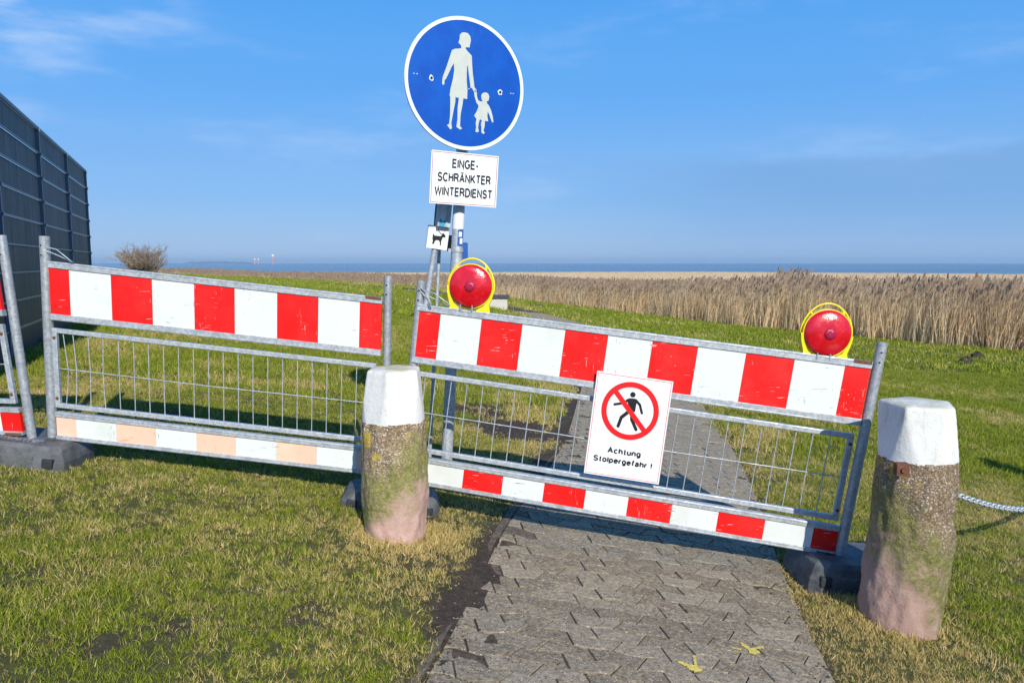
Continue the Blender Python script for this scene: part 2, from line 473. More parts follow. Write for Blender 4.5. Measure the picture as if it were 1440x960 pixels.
# ------------------------------------------------------------------ the land
def m_ground():
    k = Mat('ground_soil_and_turf', .95, 0, .15)
    pos = k.n.new('ShaderNodeNewGeometry').outputs['Position']
    g = k.attr('turf'); pth = k.attr('pathzone'); far = k.attr('far')
    n = k.noise(1.3, 6, .7, vec=pos); n2 = k.noise(24, 6, .8, vec=pos); n3 = k.noise(110, 4, .8, vec=pos)
    soil = k.mix(k.rng(n2, .3, .7), (.040, .030, .024), (.105, .080, .062))
    soil = k.mix(k.rng(n3, .62, .75, 0, .6), soil, (.20, .16, .12))
    turf = k.mix(k.rng(n2, .3, .7), (.055, .065, .018), (.13, .125, .045))
    turf = k.mix(k.rng(n3, .5, .8, 0, .6), turf, (.16, .13, .06))
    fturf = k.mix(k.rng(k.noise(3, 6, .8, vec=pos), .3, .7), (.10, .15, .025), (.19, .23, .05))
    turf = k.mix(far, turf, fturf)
    reedsoil = k.mix(k.rng(k.noise(.35, 6, .75, vec=k.mapping((1, .35, 1), src=pos)), .35, .68), (.36, .26, .15), (.60, .46, .28))
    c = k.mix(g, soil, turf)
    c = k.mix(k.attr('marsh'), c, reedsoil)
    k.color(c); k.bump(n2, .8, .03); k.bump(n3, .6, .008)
    return k.m
def warp(lo, hi, n, c, w):
    """grid coordinates dense round c, growing outwards"""
    a = math.asinh((lo - c) / w); b = math.asinh((hi - c) / w)
    return c + w * np.sinh(np.linspace(a, b, n))
xs = warp(-900, 900, 560, 0.2, 2.2); ys = warp(-60, 420, 520, 3.6, 2.4)
X, Y = np.meshgrid(xs, ys)
Z = ground_h(X, Y)
soil_n = fbm(X, Y, 1.6, 5, 71)
def turf_density(x, y):
    """0 bare soil .. 1 closed turf"""
    s, t = path_st(x, y)
    wob = 0.26 * (fbm(x, y, 2.6, 4, 90) - .5) * 2
    left = sstep(HALF + .0, HALF + .20, -s + wob * .75); right = sstep(HALF - .13, HALF + .12, s + wob * .9)
    g = np.where(s < 0, left, right)
    bare = sstep(.70, .78, fbm(x, y, 1.9, 4, 57))
    g = g * (1 - .85 * bare * sstep(9, 5, y))
    # bare, trodden places: round the bollards, behind the barrier left of the path, in the near corner
    for (cx, cy, r, a) in ((-.50, 3.70, .22, .45), (.05, 6.9, .62, .95), (-.35, 7.6, .5, .85), (-1.32, 2.68, .13, .6), (-.85, 2.95, .12, .4), (-2.0, 2.9, .15, .3), (.45, 5.6, .45, .9)):
        d = np.hypot(x - cx, (y - cy)) + .25 * (fbm(x, y, 5, 3, 12) - .5)
        g = g * (1 - a * sstep(r, r * .45, d))
    return g
G = turf_density(X, Y)
M_ = sstep(.6, -.6, reed_d(X, Y))
nv = X.size; ny, nx = X.shape
me = bpy.data.meshes.new('ground')
idx = np.arange(nv).reshape(ny, nx)
quads = np.stack([idx[:-1, :-1], idx[:-1, 1:], idx[1:, 1:], idx[1:, :-1]], -1).reshape(-1, 4)
me.vertices.add(nv); me.vertices.foreach_set('co', np.stack([X, Y, Z], -1).astype(np.float32).ravel())
me.loops.add(quads.size); me.loops.foreach_set('vertex_index', quads.astype(np.int32).ravel())
me.polygons.add(len(quads)); me.polygons.foreach_set('loop_start', np.arange(0, quads.size, 4, dtype=np.int32))
me.polygons.foreach_set('use_smooth', np.ones(len(quads), bool))
me.update(calc_edges=True)
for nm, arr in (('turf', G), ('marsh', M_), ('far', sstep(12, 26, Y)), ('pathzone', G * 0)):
    at = me.attributes.new(nm, 'FLOAT', 'POINT'); at.data.foreach_set('value', arr.astype(np.float32).ravel())
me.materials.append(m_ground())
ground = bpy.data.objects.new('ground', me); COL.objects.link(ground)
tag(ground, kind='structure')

# water
def m_water():
    k = Mat('sea_water', .22, 0, .5)
    pos = k.n.new('ShaderNodeNewGeometry').outputs['Position']
    v = k.mapping((.004, .03, 1), src=pos)
    n = k.noise(1.0, 6, .7, vec=v)
    k.color(k.mix(k.rng(n, .4, .62), (.10, .145, .185), (.17, .22, .255)))
    k.bump(k.noise(.9, 5, .7, vec=k.mapping((.5, 1, 1), src=pos)), 1.0, .6)
    return k.m
mb = MB(); wz = EYE - 3.05
mb.add([(-12000, 60, wz), (12000, 60, wz), (12000, 12000, wz), (-12000, 12000, wz)], [(0, 1, 2, 3)])
tag(mb.build('sea', m_water()), kind='structure')

# ------------------------------------------------------------------ instanced vegetation
def hidden_collection(name, meshes):
    c = bpy.data.collections.new(name)
    for i, m in enumerate(meshes):
        o = bpy.data.objects.new('%s_%02d' % (name, i), m); c.objects.link(o)
    return c
def scatter(name, label, cat, pts, rot, scl, kind, tint, coll):
    me = bpy.data.meshes.new(name)
    me.vertices.add(len(pts)); me.vertices.foreach_set('co', np.asarray(pts, np.float32).ravel())
    a = me.attributes.new('rot', 'FLOAT_VECTOR', 'POINT'); a.data.foreach_set('vector', np.asarray(rot, np.float32).ravel())
    a = me.attributes.new('scl', 'FLOAT_VECTOR', 'POINT'); a.data.foreach_set('vector', np.asarray(scl, np.float32).ravel())
    a = me.attributes.new('tint', 'FLOAT', 'POINT'); a.data.foreach_set('value', np.asarray(tint, np.float32))
    a = me.attributes.new('pick', 'INT', 'POINT'); a.data.foreach_set('value', np.asarray(kind, np.int32))
    o = bpy.data.objects.new(name, me); COL.objects.link(o)
    ng = bpy.data.node_groups.new(name + '_scatter', 'GeometryNodeTree')
    ng.interface.new_socket('Geometry', in_out='INPUT', socket_type='NodeSocketGeometry')
    ng.interface.new_socket('Geometry', in_out='OUTPUT', socket_type='NodeSocketGeometry')
    N, L = ng.nodes, ng.links
    gi = N.new('NodeGroupInput'); go = N.new('NodeGroupOutput')
    ci = N.new('GeometryNodeCollectionInfo'); ci.inputs['Collection'].default_value = coll
    ci.inputs['Separate Children'].default_value = True; ci.inputs['Reset Children'].default_value = True
    mp_ = N.new('GeometryNodeMeshToPoints')
    ip = N.new('GeometryNodeInstanceOnPoints'); ip.inputs['Pick Instance'].default_value = True
    def na(nm, t):
        n = N.new('GeometryNodeInputNamedAttribute'); n.data_type = t; n.inputs['Name'].default_value = nm
        return n.outputs['Attribute']
    er = N.new('FunctionNodeEulerToRotation')
    L.new(na('rot', 'FLOAT_VECTOR'), er.inputs[0])
    L.new(gi.outputs[0], mp_.inputs[0]); L.new(mp_.outputs[0], ip.inputs['Points'])
    L.new(ci.outputs[0], ip.inputs['Instance'])
    L.new(na('pick', 'INT'), ip.inputs['Instance Index'])
    L.new(er.outputs[0], ip.inputs['Rotation']); L.new(na('scl', 'FLOAT_VECTOR'), ip.inputs['Scale'])
    L.new(ip.outputs[0], go.inputs[0])
    md = o.modifiers.new('scatter', 'NODES'); md.node_group = ng
    tag(o, label, cat, kind='stuff')
    return o
def m_blade(name, base, dry, spread=.35, rough=.65, trans=.25):
    k = Mat(name, rough, 0, .25)
    b = k.attr('bl'); hgt = k.attr('ht'); t = k.attr('tint', 'INSTANCER')
    sel = k.math('ADD', k.math('MULTIPLY', b, spread), k.math('SUBTRACT', t, spread * .5), True)
    lo, hi = base; dl, dh = dry
    vv = k.math('FRACT', k.math('MULTIPLY', b, 7.31))
    c = k.mix(k.rng(sel, .42, .58), k.mix(vv, lo, hi), k.mix(vv, dl, dh))
    k.color(c)
    tr = k.n.new('ShaderNodeBsdfTranslucent'); k.l.new(c, tr.inputs['Color'])
    mx = k.n.new('ShaderNodeMixShader'); mx.inputs[0].default_value = trans
    out = k.n['Material Output']
    k.l.new(k.b.outputs[0], mx.inputs[1]); k.l.new(tr.outputs[0], mx.inputs[2]); k.l.new(mx.outputs[0], out.inputs['Surface'])
    return k.m
def blades_mesh(name, n, rad, h0, h1, w, mat, bend=1.0, segs=3, plume=0, lean=0.0, upright=0.5, seed=0):
    r = random.Random(seed)
    vs, fs, bl, ht = [], [], [], []
    for i in range(n):
        a = r.uniform(0, 2 * math.pi); q = rad * math.sqrt(r.random())
        bx, by = q * math.cos(a), q * math.sin(a)
        L = r.uniform(h0, h1); dirn = r.uniform(0, 2 * math.pi)
        dx, dy = math.cos(dirn), math.sin(dirn)
        el = R(90) - abs(r.gauss(0, upright)); x = bx; y = by; z = -0.15 * h0
        cur = r.uniform(.2, 1.0) * bend; wd = w * r.uniform(.6, 1.25)
        fa = r.uniform(0, math.pi); px_, py_ = math.cos(fa), math.sin(fa)
        o = len(vs); val = r.random()
        for s_ in range(segs + 1):
            f = s_ / segs; ww = wd * (1 - f ** 1.6) * .5
            if s_ == segs: vs.append((x, y, z)); bl.append(val); ht.append(f)
            else:
                vs.append((x - px_ * ww, y - py_ * ww, z)); vs.append((x + px_ * ww, y + py_ * ww, z)); bl += [val, val]; ht += [f, f]
            st = L / segs
            x += dx * math.cos(el) * st + lean * st * f; y += dy * math.cos(el) * st; z += math.sin(el) * st
            el -= cur / segs
        for s_ in range(segs - 1): fs.append((o + 2 * s_, o + 2 * s_ + 1, o + 2 * s_ + 3, o + 2 * s_ + 2))
        fs.append((o + 2 * segs - 2, o + 2 * segs - 1, o + 2 * segs))
        if plume and r.random() < plume:
            tx, ty, tz = vs[-1]; o = len(vs); pl = L * r.uniform(.07, .12); pw = pl * .2
            for (a_, b_) in ((0, 0), (pw, .35), (pw * .5, .85), (-pw * .5, .85), (-pw, .35)):
                vs.append((tx + a_ * px_ + .25 * pl * b_, ty + a_ * py_, tz - .12 * L + pl * (b_ + .5))); bl.append(2.0); ht.append(1.0)
            fs.append((o, o + 1, o + 2, o + 3, o + 4))
    me = bpy.data.meshes.new(name); me.from_pydata(vs, [], fs); me.materials.append(mat)
    for nm, arr in (('bl', bl), ('ht', ht)):
        at = me.attributes.new(nm, 'FLOAT', 'POINT'); at.data.foreach_set('value', arr)
    return me
GRASS_M = m_blade('grass_blades', ((.13, .175, .010), (.36, .40, .035)), ((.46, .34, .11), (.72, .57, .24)), spread=.55)
near_t = [blades_mesh('tuft', 16, .028, .018, .048, .0034, GRASS_M, 1.7, 3, upright=.65, seed=i) for i in range(8)] + [blades_mesh('thatch', 9, .04, .022, .048, .0028, GRASS_M, .3, 3, upright=1.25, seed=30 + i) for i in range(3)]
mid_t = [blades_mesh('tuft_mid', 26, .065, .030, .075, .0060, GRASS_M, 1.3, 2, upright=.55, seed=40 + i) for i in range(5)]
far_t = [blades_mesh('tuft_far', 34, .17, .035, .085, .015, GRASS_M, 1.0, 2, upright=.5, seed=60 + i) for i in range(4)]
c_near = hidden_collection('near_tufts', near_t); c_mid = hidden_collection('mid_tufts', mid_t); c_far = hidden_collection('far_tufts', far_t)
def in_view(x, y, m=1.2):
    return np.abs(x) < (y * .72 + m)
def grass_points(y0, y1, dens, s0, s1, nk, seed):
    r = np.random.default_rng(seed)
    xm = y1 * .72 + 1.5
    n = int(2 * xm * (y1 - y0) * dens)
    x = r.uniform(-xm, xm, n); y = r.uniform(y0, y1, n)
    m = in_view(x, y) & (reed_d(x, y) > -.3)
    x, y = x[m], y[m]
    d = turf_density(x, y); pn = fbm(x, y, 3.2, 4, 77)
    m = r.random(len(x)) < d * (0.55 + .45 * sstep(.3, .6, pn))
    # nothing grows through the bollards and foot blocks
    for (cx, cy, rx, ry) in FEET_ZONES:
        m &= ~((np.abs(x - cx) < rx) & (np.abs(y - cy) < ry))
    x, y, d = x[m], y[m], d[m]
    n = len(x); z = ground_h(x, y) - .002
    s, t = path_st(x, y)
    # straw: more along the path verge and in worn patches
    big = fbm(x, y, .8, 4, 3); fine = fbm(x, y, 5.5, 3, 8)
    near_path = sstep(1.1, .2, np.abs(s) - HALF)
    tint = .27 + .55 * (big - .5) * 2 * .8 + .9 * (fine - .5) + .20 * near_path + .28 * (1 - d) + r.normal(0, .13, n)
    tint -= .10 * sstep(8, 20, y)
    # drier, longer grass round the bollard feet
    for (cx, cy) in ((-.55, 3.8), (1.9, 3.35)):
        tint += .25 * sstep(.75, .2, np.hypot(x - cx, y - cy))
    hs = r.uniform(s0, s1, n) * (0.75 + .6 * fbm(x, y, 2.1, 3, 19))
    for (cx, cy) in ((-.62, 3.95), (1.93, 3.53)): hs = hs * (1 + .55 * sstep(.38, .18, np.hypot(x - cx, y - cy)))
    edge_low = .65 + .35 * d
    scl = np.stack([hs, hs, hs * edge_low * r.uniform(.75, 1.25, n)], -1)
    kind = r.integers(0, nk, n); tint = tint + .5 * (kind >= 8)
    rot = np.stack([r.normal(0, .22, n), r.normal(0, .22, n), r.uniform(0, 6.283, n)], -1)
    return np.stack([x, y, z], -1), rot, scl, kind, np.clip(tint, 0, 1)
FEET_ZONES = [(-.62, 3.95, .09, .09), (1.92, 3.53, .11, .11), (-2.93, 4.36, .33, .2), (-.75, 4.43, .29, .17), (1.96, 4.03, .37, .2)]
for (nm, lb, args, cc) in (
    ('grass', 'short green and straw coloured turf in the foreground round the bollards', (1.9, 7.0, 2900, .50, .98, 11, 5), c_near),
    ('grass', 'green turf on the dyke just behind the barriers', (7.0, 17.0, 420, .7, 1.2, 5, 6), c_mid),
    ('grass', 'far green turf reaching to the reed bed and the dyke crest', (17.0, 75.0, 34, .9, 1.6, 4, 7), c_far)):
    scatter(nm, lb, 'grass', *grass_points(*args), cc)

# reeds
def m_reed():
    k = Mat('dry_reed', .75, 0, .2)
    b = k.attr('bl'); hgt = k.attr('ht'); t = k.attr('tint', 'INSTANCER')
    vv = k.math('FRACT', k.math('MULTIPLY', b, 5.7))
    c = k.mix(vv, (.72, .55, .32), (.98, .80, .53))
    c = k.mix(k.rng(t, 0, 1, 0, .25), c, (.50, .36, .24))
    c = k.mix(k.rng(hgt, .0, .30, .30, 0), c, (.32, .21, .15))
    c = k.mix(k.rng(b, 1.5, 1.8), c, (.38, .27, .18))
    k.color(c)
    tr = k.n.new('ShaderNodeBsdfTranslucent'); k.l.new(c, tr.inputs['Color'])
    mx = k.n.new('ShaderNodeMixShader'); mx.inputs[0].default_value = .42
    k.l.new(k.b.outputs[0], mx.inputs[1]); k.l.new(tr.outputs[0], mx.inputs[2]); k.l.new(mx.outputs[0], k.n['Material Output'].inputs['Surface'])
    return k.m
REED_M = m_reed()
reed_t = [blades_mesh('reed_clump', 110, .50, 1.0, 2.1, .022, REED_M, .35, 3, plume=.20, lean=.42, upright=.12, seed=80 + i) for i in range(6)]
low_t = [blades_mesh('marsh_clump', 60, .9, .5, 1.0, .06, REED_M, .5, 2, plume=.1, lean=.2, upright=.25, seed=90 + i) for i in range(3)]
c_reed = hidden_collection('reed_clumps', reed_t); c_low = hidden_collection('marsh_clumps', low_t)
def reed_pts(n, d0, d1, s0, s1, nk, seed, power=1.0, hfun=None):
    r = np.random.default_rng(seed)
    along = r.uniform(-26, 150, n); dd = -(d0 + (d1 - d0) * r.random(n) ** power)
    T = np.array([-.611, .794])
    dd = dd + 1.1 * (fbm(along, along * 0, .22, 3, 4) - .5)
    x = REED_A[0] + T[0] * along + REED_N[0] * dd; y = REED_A[1] + T[1] * along + REED_N[1] * dd
    m = in_view(x, y, 6) & (y > 8)
    x, y, dd = x[m], y[m], dd[m]; n = len(x)
    z = base_h(x, y) - .02
    sc = r.uniform(s0, s1, n) * (.80 + .40 * fbm(x, y, .16, 3, 44))
    if hfun is not None: sc = sc * hfun(x, y, dd)
    scl = np.stack([np.ones(n) * r.uniform(.9, 1.2, n), np.ones(n), sc], -1)
    rot = np.stack([r.normal(0, .07, n), r.normal(.05, .09, n), r.normal(0, .5, n)], -1)
    tint = np.clip(fbm(x, y, .3, 4, 9) * 1.6 - .35 + r.normal(0, .12, n), 0, 1)
    return np.stack([x, y, z], -1), rot, scl, r.integers(0, nk, n), tint
def hf(x, y, dd):
    tall = 1 + .22 * np.exp(-((x / y - .375) / .028) ** 2) * (np.abs(dd + 5) < 5)
    return tall * (1 - .42 * sstep(-6, -26, dd)) * (1 - .20 * sstep(20, 60, y))
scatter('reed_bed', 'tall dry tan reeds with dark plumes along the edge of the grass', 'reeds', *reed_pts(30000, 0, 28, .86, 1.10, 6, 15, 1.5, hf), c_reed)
scatter('marsh_grass', 'low straw coloured marsh vegetation between the reeds and the water', 'marsh grass', *reed_pts(30000, 22, 175, .4, .75, 3, 16, 1.0), c_low)

# ------------------------------------------------------------------ the paved path
def m_paver():
    k = Mat('grey_concrete_paver', .9, 0, .25)
    pos = k.n.new('ShaderNodeNewGeometry').outputs['Position']
    oi = k.n.new('ShaderNodeObjectInfo').outputs['Random']
    rn = k.math('ADD', oi, 0.0)
    n = k.noise(3.5, 6, .75, vec=pos); n2 = k.noise(45, 5, .8, vec=pos)
    c = k.mix(k.rng(n2, .34, .68), (.135, .105, .066), (.385, .32, .215))
    c = k.mix(k.rng(n, .42, .70, 0, .55), c, (.17, .14, .10))
    c = k.mix(k.rng(k.noise(1.7, 5, .7, vec=k.mapping((1, 1, 1), (5, 9, 2), src=pos)), .58, .70, 0, .35), c, (.13, .13, .07))
    c = k.mix(k.rng(rn, .45, 1, 0, .30, False), c, (.42, .36, .26))
    c = k.mix(k.rng(rn, .0, .4, .30, 0, False), c, (.12, .095, .062))
    v = k.voro(105, vec=pos); vc = k.sepxyz(k.voro(105, vec=pos, out='Color'))
    c = k.mix(k.math('MULTIPLY', k.rng(v, .36, .26), k.rng(vc[0], .76, .82)), c, (.52, .48, .40))
    c = k.mix(k.math('MULTIPLY', k.rng(v, .42, .30), k.rng(vc[1], .83, .90)), c, (.045, .04, .035))
    k.color(c); k.bump(n2, .7, .006); k.bump(v, .5, .004)
    return k.m
PAVER = m_paver()
def m_paver_edge():
    k = Mat('dirty_paver', .95, 0, .2)
    pos = k.n.new('ShaderNodeNewGeometry').outputs['Position']
    n2 = k.noise(30, 6, .8, vec=pos)
    k.color(k.mix(k.rng(n2, .35, .7), (.09, .07, .05), (.20, .165, .12))); k.bump(n2, .8, .01); return k.m
PAVER_DIRTY = m_paver_edge()
path_root = bpy.data.objects.new('path', None); COL.objects.link(path_root)
path_root['_w'] = (0, 0, 0); tag(path_root, kind='structure')
PW, PH = .205, .103
def wave(s):
    """row boundary: trapezoid wave along the row, one period per two half-stones"""
    u = (s / (PW)) % 1.0
    if u < .22: return -.011 + .022 * u / .22
    if u < .50: return .011
    if u < .72: return .011 - .022 * (u - .5) / .22
    return -.011
def paver_poly(i, j):
    off = (j % 2) * PW * .5
    s0 = i * PW + off; t0 = j * PH
    k = 1 if (i + j) % 2 == 0 else -1
    sl = .020
    # corner s positions follow slanted end joints
    def end(sb, sign):
        return (sb - sl * sign, t0), (sb + sl * sign, t0 + PH)
    (la, lb), (ra, rb) = end(s0, k), end(s0 + PW, -k)
    def bottom(a, b, base, n=4):
        return [(a + (b - a) * q / n, base) for q in range(n + 1)]
    bot = bottom(la[0], ra[0], t0, 5); top = bottom(rb[0], lb[0], t0 + PH, 5)
    pts = [(s, t + wave(s)) for s, t in bot] + [(s, t + wave(s)) for s, t in top]
    return pts
prs = random.Random(5)
def sag(s, t):
    """settlement of the surface: the left side of the path has sunk"""
    x, y = path_xy(s, t)
    return (0.016 * (fbm(x, y, 1.1, 3, 61) - .5) * 2 - .030 * sstep(-.38, -.80, s) * fbm(x, y, 1.7, 2, 15) - .018 * sstep(.5, .8, s) * fbm(x, y, 1.4, 2, 18))
def add_paver(mb, poly, gap, tilt, drop):
    cs = sum(p[0] for p in poly) / len(poly); ct = sum(p[1] for p in poly) / len(poly)
    S = np.array([p[0] for p in poly]); T = np.array([p[1] for p in poly])
    def ring(g, dz):
        d = np.hypot(S - cs, T - ct) + 1e-6
        ss = S - (S - cs) / d * g; tt = T - (T - ct) / d * g
        x, y = path_xy(ss, tt)
        z = base_h(x, y) + sag(ss, tt) + dz + drop + tilt[0] * (ss - cs) + tilt[1] * (tt - ct)
        return [Vector(q) for q in zip(x, y, z)]
    a = ring(gap, -.045); b = ring(gap, -.004); c = ring(gap + .0022, .0)
    n = len(poly)
    mb.add(a + b + c, [(i, (i + 1) % n, n + (i + 1) % n, n + i) for i in range(n)] + [(n + i, n + (i + 1) % n, 2 * n + (i + 1) % n, 2 * n + i) for i in range(n)] + [tuple(range(2 * n, 3 * n))])
t_start = float(path_st(np.array([.30]), np.array([2.05]))[1][0])
j0 = int(t_start / PH); j1 = int(float(path_st(np.array([.3]), np.array([25.0]))[1][0]) / PH)
cells = []
for j in range(j0, j1):
    for i in range(-6, 6):
        poly = paver_poly(i, j)
        cs = sum(p[0] for p in poly) / len(poly)
        lim = HALF + .04 * math.sin(j * 1.7) + .03
        if abs(cs) > HALF + .085: continue
        cells.append((j, i, poly, cs))
for e_ in range(5):
    for sgn in (-1,):
        ta = t_start + e_ * 1.0 + .004; tb = t_start + (e_ + 1) * 1.0 - .004; n = 10; vs = []
        jit = prs.gauss(0, .006)
        for q_ in range(n + 1):
            tq = ta + (tb - ta) * q_ / n
            for ss_, dz_ in ((-HALF - .085, -.05), (-HALF - .078, -.010), (-HALF - .030, -.003), (-HALF - .027, -.05)):
                x, y = path_xy(ss_ + jit, tq); vs.append((float(x), float(y), float(base_h(x, y)) + float(sag(-HALF, tq)) + dz_))
        m = MB(); m.add(vs, [(4 * a + b, 4 * a + b + 1, 4 * a + b + 5, 4 * a + b + 4) for a in range(n) for b in range(3)] + [(0, 1, 2, 3), (4 * n + 3, 4 * n + 2, 4 * n + 1, 4 * n)])
        m.build('edging_stone', PAVER_DIRTY, path_root)
rest = MB(); cnt = 0
for j, i, poly, cs in cells:
    poly = [(max(-HALF - .02, min(HALF + .02, p[0])), p[1]) for p in poly]
    if max(q_[0] for q_ in poly) - min(q_[0] for q_ in poly) < .05: continue
    edge = abs(cs) > HALF - .16
    tilt = (prs.gauss(0, .014 if not edge else .026), prs.gauss(0, .017 if not edge else .03))
    drop = prs.gauss(0, .0012) - (abs(prs.gauss(0, .003)) if edge else 0)
    if cnt < 290:
        m = MB(); add_paver(m, poly, .0030 + abs(prs.gauss(0, .0014)), tilt, drop)
        x, y = path_xy(cs, (j + .5) * PH)
        broken = edge and cs < 0 and prs.random() < .10
        o = m.build('paver', PAVER_DIRTY if broken else PAVER, path_root, origin=(float(x), float(y), float(base_h(x, y))))
    else:
        add_paver(rest, poly, .003, tilt, drop)
    cnt += 1
tag(rest.build('pavers', PAVER, path_root), kind='stuff')
# earth washed over the bed between and beside the pavers
def m_bed():
    k = Mat('joint_earth', .95, 0, .1)
    pos = k.n.new('ShaderNodeNewGeometry').outputs['Position']
    n = k.noise(40, 6, .8, vec=pos)
    k.color(k.mix(k.rng(n, .35, .7), (.06, .047, .034), (.15, .12, .085))); k.bump(n, .8, .01); return k.m
BED = m_bed()
tt = np.arange(0, 34, .12); ssv = np.linspace(-HALF - .06, HALF + .06, 30)
TT, SS = np.meshgrid(tt, ssv, indexing='ij')
bx, by = path_xy(SS, TT)
bz = base_h(bx, by) + sag(SS, TT) - .0085 + .008 * (fbm(bx, by, 7, 3, 3) - .42) + .006 * sstep(HALF - .10, HALF + .02, np.abs(SS)) * (fbm(bx, by, 9, 3, 8) - .2) - .07 * sstep(HALF + .0, HALF + .06, np.abs(SS))
V = np.stack([bx, by, bz], -1).reshape(-1, 3); w_ = SS.shape[1]; h_ = SS.shape[0]
mb = MB(); mb.add([tuple(v) for v in V.tolist()], [(a * w_ + b, a * w_ + b + 1, (a + 1) * w_ + b + 1, (a + 1) * w_ + b) for a in range(h_ - 1) for b in range(w_ - 1)], 0, True)
mb.build('path_bed', BED, path_root)
# yellow sprayed marks on the pavers
YPAINT = m_flat('yellow_road_paint', (.60, .49, .10), .85, var=.3, scale=70, bump=.4)
def on_path(px, py, dz=.005):
    g = ground_at(px, py); s, t = path_st(np.array([g.x]), np.array([g.y]))
    x, y = g.x, g.y
    return Vector((x, y, float(base_h(x, y)) + float(sag(s, t)[0]) + dz))
def z3(x, y): return (600 + x / 2.4, 660 + y / 2.4)
def paint_mark(label, strokes, seed):
    r = random.Random(seed); mb = MB()
    for (a, b, w) in strokes:
        pa, pb = on_path(*z3(*a)), on_path(*z3(*b)); d = pb - pa; n = 9
        side = Vector((-d.y, d.x, 0)).normalized()
        L, Rr = [], []
        for q in range(n + 1):
            p = pa + d * (q / n); ww = w * (.55 + .8 * r.random()) * (1 if 0 < q < n else .4)
            L.append(p + side * ww + Vector((0, 0, .001 * q / n))); Rr.append(p - side * ww * (.5 + r.random()))
        mb.add(L + Rr, [(q, q + 1, n + 2 + q, n + 1 + q) for q in range(n)])
    o = mb.build('paint_mark', YPAINT, origin=on_path(*z3(*strokes[0][0])))
    tag(o, label, 'paint mark', 'yellow paint marks on the pavers')
paint_mark('ragged yellow arrow mark sprayed on the pavers, nearer the middle of the path', [((846, 656), (930, 688), .011), ((902, 634), (908, 676), .008), ((880, 672), (925, 690), .015)], 1)
paint_mark('ragged yellow mark sprayed on the pavers, the one nearer the right bollard', [((1060, 586), (1110, 630), .010), ((1085, 612), (1136, 600), .009), ((1028, 606), (1062, 614), .005), ((1090, 612), (1124, 622), .014)], 2)

